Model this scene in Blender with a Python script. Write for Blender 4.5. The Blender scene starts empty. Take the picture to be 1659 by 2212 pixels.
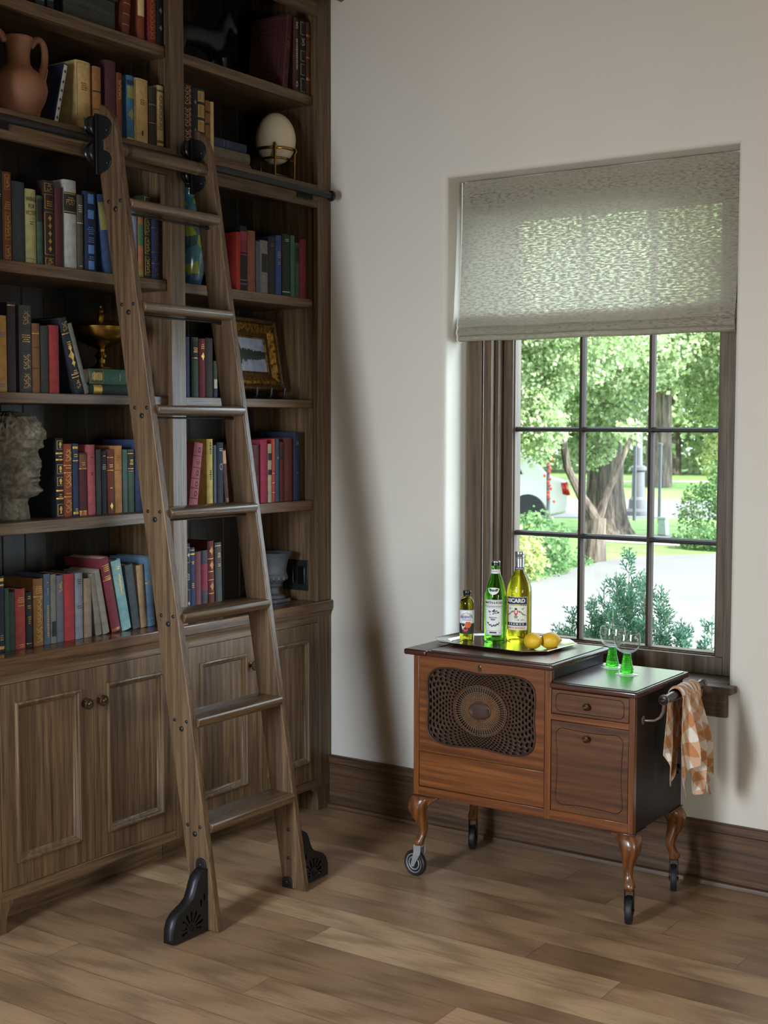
import bpy, bmesh, math, random
from math import pi, sin, cos, tan, sqrt, atan2, radians, degrees, hypot
from mathutils import Vector, Matrix, noise as mnoise
SC = bpy.context.scene
COL = SC.collection
rng = random.Random(11)

# ------------------------------------------------------------------ helpers
def lin(h):
    v = [int(h[i:i + 2], 16) / 255 for i in (0, 2, 4)]
    return tuple((c / 12.92 if c <= .04045 else ((c + .055) / 1.055) ** 2.4) for c in v) + (1,)

def box(bm, x0, x1, y0, y1, z0, z1, m=0):
    v = [bm.verts.new(p) for p in ((x0, y0, z0), (x1, y0, z0), (x1, y1, z0), (x0, y1, z0), (x0, y0, z1), (x1, y0, z1), (x1, y1, z1), (x0, y1, z1))]
    for f in ((0, 3, 2, 1), (4, 5, 6, 7), (0, 1, 5, 4), (1, 2, 6, 5), (2, 3, 7, 6), (3, 0, 4, 7)):
        bm.faces.new([v[i] for i in f]).material_index = m
    return v

def ax(axis, a, p, q):
    return (a, p, q) if axis == 'x' else (p, a, q) if axis == 'y' else (p, q, a)

def prism(bm, pts, axis, a0, a1, m=0):
    A = [bm.verts.new(ax(axis, a0, p, q)) for p, q in pts]
    B = [bm.verts.new(ax(axis, a1, p, q)) for p, q in pts]
    n = len(pts)
    for i in range(n):
        bm.faces.new((A[i], A[(i + 1) % n], B[(i + 1) % n], B[i])).material_index = m
    bm.faces.new(A[::-1]).material_index = m
    bm.faces.new(B).material_index = m

def lathe(bm, prof, n=32, c=(0, 0, 0), m=0, axis='z', sx=1, sy=1, mats=None):
    rings = []
    for r, h in prof:
        if r < 1e-6:
            rings.append([bm.verts.new(V3(axis, c, 0, 0, h))])
        else:
            rings.append([bm.verts.new(V3(axis, c, r * cos(2 * pi * k / n) * sx, r * sin(2 * pi * k / n) * sy, h)) for k in range(n)])
    for i in range(len(rings) - 1):
        a, b = rings[i], rings[i + 1]
        mi = mats[i] if mats else m
        for k in range(n):
            k2 = (k + 1) % n
            q = [a[k % len(a)], a[k2 % len(a)], b[k2 % len(b)], b[k % len(b)]]
            q = list(dict.fromkeys(q))
            if len(q) > 2:
                bm.faces.new(q).material_index = mi
    for R, rev in ((rings[0], True), (rings[-1], False)):
        if len(R) > 1:
            bm.faces.new(R[::-1] if rev else R).material_index = m

def V3(axis, c, a, b, h):
    if axis == 'z': return (c[0] + a, c[1] + b, c[2] + h)
    if axis == 'x': return (c[0] + h, c[1] + a, c[2] + b)
    return (c[0] + a, c[1] + h, c[2] + b)

def tube(bm, path, r, n=8, m=0, closed=False, flat=1.0):
    P = [Vector(p) for p in path]
    R = r if isinstance(r, (list, tuple)) else [r] * len(P)
    rings = []
    up = None
    for i, p in enumerate(P):
        if closed: t = P[(i + 1) % len(P)] - P[i - 1]
        else: t = P[min(i + 1, len(P) - 1)] - P[max(i - 1, 0)]
        t.normalize()
        if up is None:
            up = Vector((0, 0, 1)) if abs(t.z) < .9 else Vector((1, 0, 0))
        s = t.cross(up)
        s.normalize()
        up = s.cross(t)
        up.normalize()
        rings.append([bm.verts.new(p + (s * cos(2 * pi * k / n) + up * sin(2 * pi * k / n) * flat) * R[i]) for k in range(n)])
    L = len(rings)
    for i in range(L if closed else L - 1):
        a, b = rings[i], rings[(i + 1) % L]
        for k in range(n):
            bm.faces.new((a[k], a[(k + 1) % n], b[(k + 1) % n], b[k])).material_index = m
    if not closed:
        bm.faces.new(rings[0][::-1]).material_index = m
        bm.faces.new(rings[-1]).material_index = m

def grid(bm, rows, m=0, wrap=False):
    Vv = [[bm.verts.new(p) for p in r] for r in rows]
    for i in range(len(Vv) - 1):
        n = len(Vv[i])
        for k in range(n if wrap else n - 1):
            bm.faces.new((Vv[i][k], Vv[i][(k + 1) % n], Vv[i + 1][(k + 1) % n], Vv[i + 1][k])).material_index = m
    return Vv

def wloc(o):
    l = Vector((0, 0, 0))
    while o:
        l += o.location
        o = o.parent
    return l

def link(o, parent):
    COL.objects.link(o)
    if parent: o.parent = parent
    return o

def obj(name, bm, mats, parent=None, bevel=0, smooth=True, world=True, ang=35, seg=2, recalc=True, origin=None):
    me = bpy.data.meshes.new(name)
    if recalc: bmesh.ops.recalc_face_normals(bm, faces=bm.faces[:])
    off = Vector((0, 0, 0))
    if world and parent: off = wloc(parent)
    if origin: off = Vector(origin)
    if off.length: bmesh.ops.translate(bm, verts=bm.verts[:], vec=-off)
    if smooth:
        for f in bm.faces: f.smooth = True
        a = radians(ang)
        for e in bm.edges:
            if len(e.link_faces) == 2 and e.calc_face_angle(0) > a: e.smooth = False
    bm.to_mesh(me)
    bm.free()
    for mt in (mats if isinstance(mats, (list, tuple)) else [mats]): me.materials.append(mt)
    o = bpy.data.objects.new(name, me)
    link(o, parent)
    if origin: o.location = origin
    if bevel:
        b = o.modifiers.new('Bevel', 'BEVEL')
        b.width = bevel
        b.segments = seg
        b.limit_method = 'ANGLE'
        b.angle_limit = radians(40)
    return o

def thing(name, label, cat, loc=(0, 0, 0), group=None, rot=(0, 0, 0)):
    o = bpy.data.objects.new(name, None)
    o.empty_display_size = .05
    COL.objects.link(o)
    o.location = loc
    o.rotation_euler = rot
    return tag(o, label, cat, group)

def tag(o, label, cat, group=None):
    o['label'] = label
    o['category'] = cat
    if group: o['group'] = group
    return o

def struct(o):
    o['kind'] = 'structure'
    return o

def dup(o, parent=None):
    c = o.copy()
    COL.objects.link(c)
    if parent: c.parent = parent
    for ch in list(o.children): dup(ch, c)
    return c

def text2d(s, size=1, bold=0, align='CENTER', sy=1, space=1):
    cu = bpy.data.curves.new('t', 'FONT')
    cu.body = s
    cu.size = size
    cu.offset = bold
    cu.align_x = align
    cu.align_y = 'CENTER'
    cu.space_character = space
    cu.resolution_u = 3
    o = bpy.data.objects.new('t', cu)
    me = bpy.data.meshes.new_from_object(o)
    vs = [(v.co.x, v.co.y * sy) for v in me.vertices]
    fs = [list(p.vertices) for p in me.polygons]
    bpy.data.objects.remove(o)
    bpy.data.curves.remove(cu)
    bpy.data.meshes.remove(me)
    return vs, fs

def add_text(bm, txt, fn, m=0, **kw):
    vs, fs = text2d(txt, **kw)
    V = [bm.verts.new(fn(a, b)) for a, b in vs]
    for f in fs:
        try: bm.faces.new([V[i] for i in f]).material_index = m
        except ValueError: pass

# ------------------------------------------------------------------ materials
MATS = {}
def schlick(nt, k=1.0, lo=.04):
    lw = N(nt, 'ShaderNodeLayerWeight', Blend=.5)
    p = N(nt, 'ShaderNodeMath', _operation='POWER'); nt.links.new(lw.outputs['Facing'], p.inputs[0]); p.inputs[1].default_value = 5
    q = N(nt, 'ShaderNodeMath', _operation='MULTIPLY_ADD'); nt.links.new(p.outputs[0], q.inputs[0])
    q.inputs[1].default_value = (1 - lo) * k; q.inputs[2].default_value = lo * k
    return q.outputs[0]
def newmat(name):
    m = bpy.data.materials.new(name)
    m.use_nodes = True
    nt = m.node_tree
    return m, nt, nt.nodes['Principled BSDF']

def N(nt, t, **kw):
    n = nt.nodes.new(t)
    for k, v in kw.items():
        if k.startswith('_'): setattr(n, k[1:], v)
        else: n.inputs[k].default_value = v
    return n

def ramp(nt, fac, stops, interp='LINEAR'):
    r = nt.nodes.new('ShaderNodeValToRGB')
    r.color_ramp.interpolation = interp
    e = r.color_ramp.elements
    while len(e) < len(stops): e.new(.5)
    for i, (p, c) in enumerate(stops):
        e[i].position = p
        e[i].color = c
    nt.links.new(fac, r.inputs[0])
    return r

def mix(nt, fac, a, b, mode='MIX'):
    n = nt.nodes.new('ShaderNodeMix')
    n.data_type = 'RGBA'
    n.blend_type = mode
    for sock, v in ((0, fac), (6, a), (7, b)):
        if hasattr(v, 'links') or hasattr(v, 'is_linked'): nt.links.new(v, n.inputs[sock])
        else: n.inputs[sock].default_value = v
    return n.outputs[2]

def plain(name, col, rough=.5, metal=0, spec=.5, var=.12, vscale=30, bump=0, bscale=200, coat=0, sheen=0):
    if name in MATS: return MATS[name]
    m, nt, b = newmat(name)
    c = lin(col) if isinstance(col, str) else col
    tc = N(nt, 'ShaderNodeTexCoord')
    nz = N(nt, 'ShaderNodeTexNoise', Scale=vscale, Detail=5.0)
    nt.links.new(tc.outputs['Object'], nz.inputs['Vector'])
    d = tuple(x * (1 - var) for x in c[:3]) + (1,)
    u = tuple(min(1, x * (1 + var)) for x in c[:3]) + (1,)
    r = ramp(nt, nz.outputs[0], [(.3, d), (.7, u)])
    nt.links.new(r.outputs[0], b.inputs['Base Color'])
    b.inputs['Roughness'].default_value = rough
    b.inputs['Metallic'].default_value = metal
    b.inputs['Specular IOR Level'].default_value = spec
    if coat:
        b.inputs['Coat Weight'].default_value = coat
        b.inputs['Coat Roughness'].default_value = .08
    if sheen: b.inputs['Sheen Weight'].default_value = sheen
    if bump:
        n2 = N(nt, 'ShaderNodeTexNoise', Scale=bscale, Detail=6.0)
        nt.links.new(tc.outputs['Object'], n2.inputs['Vector'])
        bp = N(nt, 'ShaderNodeBump', Strength=bump, Distance=.004)
        nt.links.new(n2.outputs[0], bp.inputs['Height'])
        nt.links.new(bp.outputs[0], b.inputs['Normal'])
    MATS[name] = m
    return m

def wood(name, dark, mid, light, axis='z', rough=.42, scale=1.0, coat=0, pore=.5, spec=.4, wave=.13):
    key = name + axis
    if key in MATS: return MATS[key]
    m, nt, b = newmat(key)
    L = nt.links.new
    tc = N(nt, 'ShaderNodeTexCoord')
    oi = N(nt, 'ShaderNodeObjectInfo')
    off = N(nt, 'ShaderNodeVectorMath', _operation='SCALE')
    off.inputs[0].default_value = (7.3, 3.1, 5.7)
    L(oi.outputs['Random'], off.inputs['Scale'])
    add = N(nt, 'ShaderNodeVectorMath', _operation='ADD')
    L(tc.outputs['Object'], add.inputs[0])
    L(off.outputs[0], add.inputs[1])
    def mp(a, c):
        mpn = N(nt, 'ShaderNodeMapping')
        s = [c * scale] * 3
        s['xyz'.index(axis)] = a * scale
        mpn.inputs['Scale'].default_value = s
        L(add.outputs[0], mpn.inputs[0])
        return mpn.outputs[0]
    wv = N(nt, 'ShaderNodeTexWave', Scale=2.0, Distortion=7.0, Detail=2.0, **{'Detail Scale': .35, 'Detail Roughness': .6})
    wv.wave_type = 'BANDS'
    wv.bands_direction = 'DIAGONAL'
    L(mp(.35, 11), wv.inputs['Vector'])
    n1 = N(nt, 'ShaderNodeTexNoise', Scale=1.0, Detail=6.0, Roughness=.62)
    L(mp(1.3, 40), n1.inputs['Vector'])
    n2 = N(nt, 'ShaderNodeTexNoise', Scale=1.0, Detail=4.0, Roughness=.6)
    L(mp(6, 210), n2.inputs['Vector'])
    fac = N(nt, 'ShaderNodeMath', _operation='MULTIPLY_ADD')
    L(wv.outputs['Fac'], fac.inputs[0])
    fac.inputs[1].default_value = wave
    f2 = N(nt, 'ShaderNodeMath', _operation='MULTIPLY')
    L(n1.outputs[0], f2.inputs[0])
    f2.inputs[1].default_value = 1.0
    L(f2.outputs[0], fac.inputs[2])
    f3 = N(nt, 'ShaderNodeMath', _operation='DIVIDE')
    L(fac.outputs[0], f3.inputs[0])
    f3.inputs[1].default_value = 1 + wave
    r = ramp(nt, f3.outputs[0], [(.25, lin(dark)), (.5, lin(mid)), (.75, lin(light))])
    pr = ramp(nt, n2.outputs[0], [(.36, (1 - pore, 1 - pore, 1 - pore, 1)), (.52, (1, 1, 1, 1))])
    c = mix(nt, 1.0, r.outputs[0], pr.outputs[0], 'MULTIPLY')
    L(c, b.inputs['Base Color'])
    rr = N(nt, 'ShaderNodeMapRange')
    L(n2.outputs[0], rr.inputs[0])
    rr.inputs[3].default_value = rough + .12
    rr.inputs[4].default_value = rough - .08
    L(rr.outputs[0], b.inputs['Roughness'])
    b.inputs['Specular IOR Level'].default_value = spec
    if coat:
        b.inputs['Coat Weight'].default_value = coat
        b.inputs['Coat Roughness'].default_value = .12
    bp = N(nt, 'ShaderNodeBump', Strength=.12, Distance=.002)
    L(n2.outputs[0], bp.inputs['Height'])
    L(bp.outputs[0], b.inputs['Normal'])
    MATS[key] = m
    return m

OAK = dict(dark='3c2a1a', mid='5b4530', light='755c3f')
def oak(a): return wood('oak_', axis=a, rough=.4, **OAK)
def oakshade(a): return wood('oakbackshade_', '120d09', '1d1610', '281e16', axis=a, rough=.5)  # near-black back boards: shade of the deep shelves put into the colour
def mahog(a): return wood('mahogany_', '42200d', '653718', '804b24', axis=a, rough=.3, coat=.35, pore=.3, wave=.12)
def mahogd(a): return wood('mahoganydark_', '2c150d', '3e1f14', '4e2a1b', axis=a, rough=.28, coat=.4, pore=.3, wave=.12)
def winwood(a): return wood('windowwood_', '35281a', '54412c', '6c583b', axis=a, rough=.5, pore=.4)

BLACK = plain('black_iron', '1c1b1c', .42, .35, .5, bump=.06)
GOLD = plain('gilt', 'c79a4a', .35, .85)
BRASS = plain('brass', '9a7a3c', .28, 1.0, bump=.05, bscale=60)
BRONZE = plain('antique_bronze', '5a4630', .35, .9)
STEEL = plain('zinc', 'a8a8a6', .45, .55)
PAGES = plain('pages', 'c9b894', .9, var=.2, vscale=80)
DARK = plain('dark_ink', '171413', .7)
WHITEP = plain('label_paper', 'd9d8d0', .7, var=.04)

# ------------------------------------------------------------------ the room
def floor_mat():
    m, nt, b = newmat('oak_floorboards')
    L = nt.links.new
    tc = N(nt, 'ShaderNodeTexCoord')
    sp = N(nt, 'ShaderNodeSeparateXYZ')
    L(tc.outputs['Object'], sp.inputs[0])
    def mth(op, a, bb=None, c=None):
        n = N(nt, 'ShaderNodeMath', _operation=op)
        for i, v in enumerate((a, bb, c)):
            if v is None: continue
            if hasattr(v, 'is_linked'): L(v, n.inputs[i])
            else: n.inputs[i].default_value = v
        return n.outputs[0]
    yr = mth('DIVIDE', sp.outputs[1], .131)
    row = mth('FLOOR', yr)
    wn = N(nt, 'ShaderNodeTexWhiteNoise', _noise_dimensions='1D')
    L(row, wn.inputs['W'])
    xs = mth('MULTIPLY_ADD', wn.outputs[0], 5.0, sp.outputs[0])
    xr = mth('DIVIDE', xs, 1.55)
    colm = mth('FLOOR', xr)
    idv = mth('MULTIPLY_ADD', row, 17.31, colm)
    wn2 = N(nt, 'ShaderNodeTexWhiteNoise', _noise_dimensions='1D')
    L(idv, wn2.inputs['W'])
    fy = mth('FRACT', yr)
    fx = mth('FRACT', xr)
    ey = mth('MINIMUM', fy, mth('SUBTRACT', 1.0, fy))
    ex = mth('MULTIPLY', mth('MINIMUM', fx, mth('SUBTRACT', 1.0, fx)), 11.8)
    edge = mth('MINIMUM', ey, ex)
    cb = N(nt, 'ShaderNodeCombineXYZ')
    L(mth('MULTIPLY', sp.outputs[0], 1.0), cb.inputs[0])
    L(mth('MULTIPLY', sp.outputs[1], 1.0), cb.inputs[1])
    L(mth('MULTIPLY', wn2.outputs[0], 40.0), cb.inputs[2])
    def mp(sx, sy):
        k = N(nt, 'ShaderNodeMapping')
        k.inputs['Scale'].default_value = (sx, sy, 1)
        L(cb.outputs[0], k.inputs[0])
        return k.outputs[0]
    wv = N(nt, 'ShaderNodeTexWave', Scale=1.6, Distortion=8.0, Detail=3.0, **{'Detail Scale': .8})
    L(mp(.5, 6), wv.inputs['Vector'])
    n1 = N(nt, 'ShaderNodeTexNoise', Scale=1.0, Detail=6.0, Roughness=.6)
    L(mp(2.2, 26), n1.inputs['Vector'])
    n2 = N(nt, 'ShaderNodeTexNoise', Scale=1.0, Detail=3.0)
    L(mp(14, 420), n2.inputs['Vector'])
    tone = ramp(nt, wn2.outputs[0], [(0, lin('88694e')), (.3, lin('98795b')), (.62, lin('a38263')), (.9, lin('b08f6e')), (1, lin('c0a07c'))])
    g = mth('MULTIPLY_ADD', wv.outputs['Fac'], .4, mth('MULTIPLY', n1.outputs[0], .6))
    gr = ramp(nt, g, [(.2, (.62, .6, .58, 1)), (.5, (.93, .93, .93, 1)), (.8, (1.08, 1.07, 1.05, 1))])
    c = mix(nt, 1.0, tone.outputs[0], gr.outputs[0], 'MULTIPLY')
    pr = ramp(nt, n2.outputs[0], [(.36, (.72, .7, .68, 1)), (.5, (1, 1, 1, 1))])
    c = mix(nt, 1.0, c, pr.outputs[0], 'MULTIPLY')
    er = ramp(nt, edge, [(.0, (.45, .4, .36, 1)), (.018, (1, 1, 1, 1))])
    c = mix(nt, 1.0, c, er.outputs[0], 'MULTIPLY')
    L(c, b.inputs['Base Color'])
    rr = N(nt, 'ShaderNodeMapRange')
    L(n1.outputs[0], rr.inputs[0])
    rr.inputs[3].default_value = .38
    rr.inputs[4].default_value = .26
    L(rr.outputs[0], b.inputs['Roughness'])
    b.inputs['Specular IOR Level'].default_value = .45
    bp = N(nt, 'ShaderNodeBump', Strength=.1, Distance=.002)
    L(n2.outputs[0], bp.inputs['Height'])
    L(bp.outputs[0], b.inputs['Normal'])
    return m

WALL = plain('plaster', 'cbc3b7', .92, spec=.25, var=.02, vscale=3, bump=.05, bscale=90)
X0, X1, Y0, Z1 = -.36, 5.0, -4.8, 3.42
bm = bmesh.new(); box(bm, X0 - .1, X1 + .1, Y0 - .1, .0, -.08, 0)
struct(obj('floor', bm, floor_mat()))
bm = bmesh.new(); box(bm, X0 - .1, X1 + .1, Y0 - .1, .36, Z1, Z1 + .1)
struct(obj('ceiling', bm, plain('ceiling_paint', 'd6d2cc', .95, var=.02)))
# window wall with a rounded plaster reveal
WX0, WX1, WZ0, WZ1 = .53, 1.637, .655, 2.449
def rect(x0, x1, z0, z1, y): return [(x0, y, z0), (x1, y, z0), (x1, y, z1), (x0, y, z1)]
bm = bmesh.new()
loops = [rect(X0 - .1, X1 + .1, -.45, Z1 + .1, .34), rect(X0 - .1, X1 + .1, -.45, Z1 + .1, 0)]
R = .022
for k in range(7):
    a = k / 6 * pi / 2
    d = R * (1 - sin(a))
    loops.append(rect(WX0 - d, WX1 + d, WZ0 - d, WZ1 + d, R * (1 - cos(a))))
loops += [rect(WX0, WX1, WZ0, WZ1, .145), rect(WX0 + .02, WX1 - .02, WZ0, WZ1 - .02, .34)]
Vv = [[bm.verts.new(p) for p in l] for l in loops]
for a, b_ in zip(Vv, Vv[1:] + Vv[:1]):
    for k in range(4): bm.faces.new((a[k], a[(k + 1) % 4], b_[(k + 1) % 4], b_[k]))
struct(obj('wall_north', bm, WALL, ang=28))
for nm, bx in (('wall_west', (X0 - .1, X0, Y0, 0, 0, Z1)), ('wall_east', (X1, X1 + .1, Y0, 0, 0, Z1)), ('wall_south', (X0 - .1, X1 + .1, Y0 - .1, Y0, 0, Z1))):
    bm = bmesh.new(); box(bm, *bx)
    struct(obj(nm, bm, WALL))
# baseboard of the window wall: cap, board and shoe
bm = bmesh.new()
prism(bm, [(0, .0), (0, .212), (-.016, .212), (-.021, .207), (-.021, .182), (-.017, .179), (-.017, .018), (-.03, .015), (-.034, .002), (-.034, 0)], 'x', .002, X1)
struct(obj('baseboard_north', bm, wood('baseboard_', '332214', '523a26', '684b33', axis='x', rough=.45, pore=.4), bevel=.0015))

# ------------------------------------------------------------------ window
W = winwood
win = bpy.data.objects.new('window_1', None); COL.objects.link(win); win.location = (1.08, .2, .68)
win['kind'] = 'structure'
GX0, GX1, GZ0, GZ1, GY = .700, 1.520, .740, 2.312, .25
def frame4(bm, x0, x1, z0, z1, w, y0, y1, wb=None):
    wb = w if wb is None else wb
    box(bm, x0, x0 + w, y0, y1, z0, z1); box(bm, x1 - w, x1, y0, y1, z0, z1)
    box(bm, x0 + w, x1 - w, y0, y1, z1 - w, z1); box(bm, x0 + w, x1 - w, y0, y1, z0, z0 + wb)
bm = bmesh.new()
frame4(bm, WX0 + .012, WX1 - .01, .679, WZ1 - .002, .062, .140, .158)
obj('casing', bm, W('z'), win, bevel=.002)
bm = bmesh.new()
frame4(bm, .6035, 1.5655, .679, 2.388, .0335, .1575, .30)
frame4(bm, .637, 1.545, .679, 2.375, .016, .185, .30)
obj('jamb', bm, W('z'), win, bevel=.002)
bm = bmesh.new()
frame4(bm, .655, 1.545, .688, 2.35, .04, .222, .285, .046)
frame4(bm, .692, 1.527, .731, 2.318, .008, .232, .28)
obj('sash', bm, W('z'), win, bevel=.0025)
bm = bmesh.new(); box(bm, .655, 1.545, .196, .222, .679, .7); box(bm, .655, 1.545, .188, .2, .679, .686)
obj('bottom_stop', bm, W('x'), win, bevel=.002)
MUNT = plain('muntin_dark', '1d1714', .5, var=.1, spec=.3)
MUNW = wood('muntinwood_', '1c130c', '33241a', '473425', axis='z', rough=.6, pore=.3, spec=.2)
for x in (.9735, 1.247):
    bm = bmesh.new()
    prism(bm, [(x - .010, .25), (x - .010, .246), (x - .005, .234), (x + .005, .234), (x + .010, .246), (x + .010, .264), (x - .010, .264)], 'z', GZ0, GZ1)
    obj('muntin', bm, MUNW, win, smooth=False)
for z in (1.125, 1.521, 1.917):
    bm = bmesh.new()
    prism(bm, [(.25, z - .009), (.244, z - .009), (.2335, z - .004), (.2335, z + .004), (.244, z + .009), (.2635, z + .009), (.2635, z - .009)], 'x', GX0, GX1)
    obj('muntin', bm, MUNT, win, smooth=False)
m, nt, b = newmat('window_glass')
nt.nodes.remove(b)
tr = N(nt, 'ShaderNodeBsdfTransparent'); tr.inputs[0].default_value = (.97, .985, .98, 1)
gl = N(nt, 'ShaderNodeBsdfGlossy', Roughness=.02)
ms = N(nt, 'ShaderNodeMixShader')
nt.links.new(schlick(nt), ms.inputs[0]); nt.links.new(tr.outputs[0], ms.inputs[1]); nt.links.new(gl.outputs[0], ms.inputs[2])
nt.links.new(ms.outputs[0], nt.nodes['Material Output'].inputs[0])
bm = bmesh.new(); box(bm, GX0 - .003, GX1 + .003, .252, .256, GZ0 - .004, GZ1 + .003)
obj('pane', bm, m, win, smooth=False)
# stool and apron
bm = bmesh.new()
box(bm, .493, 1.67, -.06, 0, .655, .679); box(bm, WX0 + .001, WX1 - .001, -.001, .20, .655, .679)
obj('sill', bm, W('x'), win, bevel=.004)
bm = bmesh.new(); box(bm, .52, 1.64, -.02, 0, .57, .655)
obj('apron', bm, W('x'), win, bevel=.002)

# ------------------------------------------------------------------ roman blind
def fabric():
    m, nt, b = newmat('linen_blind')
    L = nt.links.new
    tc = N(nt, 'ShaderNodeTexCoord')
    def mp(s):
        k = N(nt, 'ShaderNodeMapping'); k.inputs['Scale'].default_value = s
        L(tc.outputs['Object'], k.inputs[0]); return k.outputs[0]
    sl = N(nt, 'ShaderNodeTexNoise', Scale=1.0, Detail=4.0, Roughness=.6); L(mp((52, 1, 200)), sl.inputs['Vector'])
    wx = N(nt, 'ShaderNodeTexWave', Scale=1.0, Distortion=.6); wx.bands_direction = 'X'; L(mp((150, 1, 1)), wx.inputs['Vector'])
    wz = N(nt, 'ShaderNodeTexWave', Scale=1.0, Distortion=.6); wz.bands_direction = 'Z'; L(mp((1, 1, 150)), wz.inputs['Vector'])
    wm = N(nt, 'ShaderNodeMath', _operation='MULTIPLY'); L(wx.outputs['Fac'], wm.inputs[0]); L(wz.outputs['Fac'], wm.inputs[1])
    cr = ramp(nt, wm.outputs[0], [(0, lin('8d8577')), (.8, lin('b9b0a0'))])
    c2 = ramp(nt, sl.outputs[0], [(.3, (.9, .9, .89, 1)), (.7, (1.05, 1.05, 1.04, 1))])
    cc = mix(nt, 1.0, cr.outputs[0], c2.outputs[0], 'MULTIPLY')
    df = N(nt, 'ShaderNodeBsdfDiffuse'); L(cc, df.inputs[0])
    tl = N(nt, 'ShaderNodeBsdfTranslucent'); tl.inputs[0].default_value = (.72, .69, .53, 1)
    tp = N(nt, 'ShaderNodeBsdfTransparent'); tp.inputs[0].default_value = (.95, .95, .85, 1)
    m1 = N(nt, 'ShaderNodeMixShader')
    tf = ramp(nt, sl.outputs[0], [(.46, (.13, .13, .13, 1)), (.62, (.62, .62, .62, 1))]); L(tf.outputs[0], m1.inputs[0])
    L(df.outputs[0], m1.inputs[1]); L(tl.outputs[0], m1.inputs[2])
    op = ramp(nt, sl.outputs[0], [(.50, (.0, .0, .0, 1)), (.60, (.26, .26, .26, 1))])
    m2 = N(nt, 'ShaderNodeMixShader'); L(op.outputs[0], m2.inputs[0]); L(m1.outputs[0], m2.inputs[1]); L(tp.outputs[0], m2.inputs[2])
    bp = N(nt, 'ShaderNodeBump', Strength=.3, Distance=.001); L(wm.outputs[0], bp.inputs['Height']); L(bp.outputs[0], df.inputs['Normal'])
    L(m2.outputs[0], nt.nodes['Material Output'].inputs[0]); nt.nodes.remove(b)
    return m
FAB = fabric()
LIT_EDGE_RAIL = plain('lit_edge_rail_white', 'd8d8d2', .9)
blind = thing('roman_blind', 'oatmeal linen roman blind half drawn over the window', 'blind', (1.08, .08, 2.44))
prof = [(.088, 2.441)]
for k in range(1, 14): prof.append((.088 - .022 * (k / 13) ** 2, 2.441 - k * .038))
prof += [(.060, 1.925), (.0555, 1.908), (.060, 1.900)]
fold1 = [(.068, 1.909), (.056, 1.896), (.051, 1.882), (.055, 1.870), (.062, 1.865), (.082, 1.885), (.092, 1.915), (.094, 1.95)]
fold2 = [(.069, 1.874), (.058, 1.865), (.055, 1.856), (.063, 1.8485), (.085, 1.8475), (.103, 1.856), (.104, 1.89), (.102, 1.945)]
def cloth(name, pr):
    bm = bmesh.new()
    rows = []
    for i, (y, z) in enumerate(pr):
        rows.append([(.548 + (1.617 - .548) * k / 30, y + .0025 * sin(k * .9 + i * .2) * (i / len(pr)), z + .0012 * sin(k * .55)) for k in range(31)])
    grid(bm, rows)
    o = obj(name, bm, FAB, blind, recalc=False)
    s = o.modifiers.new('Solid', 'SUBSURF'); s.levels = s.render_levels = 1
cloth('shade_panel', prof); cloth('fold', fold1); cloth('fold', fold2)
bm = bmesh.new()
tube(bm, [(.5475, y, z) for y, z in prof], .0028, 6)
tube(bm, [(.5475, y, z) for y, z in fold1[:5]], .0028, 6)
tube(bm, [(.5475, y, z) for y, z in fold2[:5]], .0028, 6)
obj('lit_edge', bm, LIT_EDGE_RAIL, blind)  # bright strip: the light on the blind's edge put into colour
bm = bmesh.new(); box(bm, .55, 1.62, .104, .136, 2.41, 2.445)
obj('headrail', bm, LIT_EDGE_RAIL, blind)

# ------------------------------------------------------------------ built-in bookcase
YE, YLs, YD0, YD1 = -1.745, -1.66, -.905, -.8365     # end, near stile edge, divider stile
bc = thing('bookcase', 'tall dark oak built-in bookcase with open shelves above the worktop', 'bookcase', (-.17, -.87, .84))
for y0, y1 in ((YE, -1.66), (YD0, YD1), (-.087, -.002)):
    bm = bmesh.new(); box(bm, -.021, 0, y0, y1, .84, 3.25)
    obj('stile', bm, oak('z'), bc, bevel=.0015)
for nm, y0, y1 in (('side_panel', YE, -1.648), ('divider', -.8915, -.850), ('side_panel', -.0795, -.004)):
    bm = bmesh.new(); box(bm, -.335, -.021, y0, y1, .84, 3.25)
    obj(nm, bm, oak('z'), bc)
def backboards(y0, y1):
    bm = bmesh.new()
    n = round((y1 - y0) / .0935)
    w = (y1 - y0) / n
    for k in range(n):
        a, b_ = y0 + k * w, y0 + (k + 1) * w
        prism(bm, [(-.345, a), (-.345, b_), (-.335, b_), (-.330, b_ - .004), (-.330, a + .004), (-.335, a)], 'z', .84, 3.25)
    obj('back_panel', bm, oakshade('z'), bc, smooth=False)
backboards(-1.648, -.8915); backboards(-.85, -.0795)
for y0, y1 in ((-1.647, -.8925), (-.849, -.0805)):
    for zt, th in ((2.805, .037), (2.026, .036), (1.633, .032), (1.24, .038)):
        bm = bmesh.new(); box(bm, -.328, -.03, y0, y1, zt - th, zt)
        obj('shelf', bm, oak('y'), bc, bevel=.0025)
for y0, y1 in ((-1.66, YD0), (YD1, -.087)):
    bm = bmesh.new(); box(bm, -.021, 0, y0, y1, 2.374, 2.461)
    box(bm, -.328, -.021, max(y0, -1.647) if y0 < -1 else -.849, -.8925 if y0 < -1 else -.0805, 2.425, 2.461)
    obj('fixed_shelf', bm, oak('y'), bc, bevel=.0015)
    bm = bmesh.new(); box(bm, -.021, 0, y0, y1, 3.10, 3.25)
    obj('header', bm, oak('y'), bc, bevel=.0015)
bm = bmesh.new(); box(bm, -.345, 0, YE, -.002, 3.25, 3.275)
obj('top_board', bm, oak('y'), bc)
bm = bmesh.new()
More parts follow.
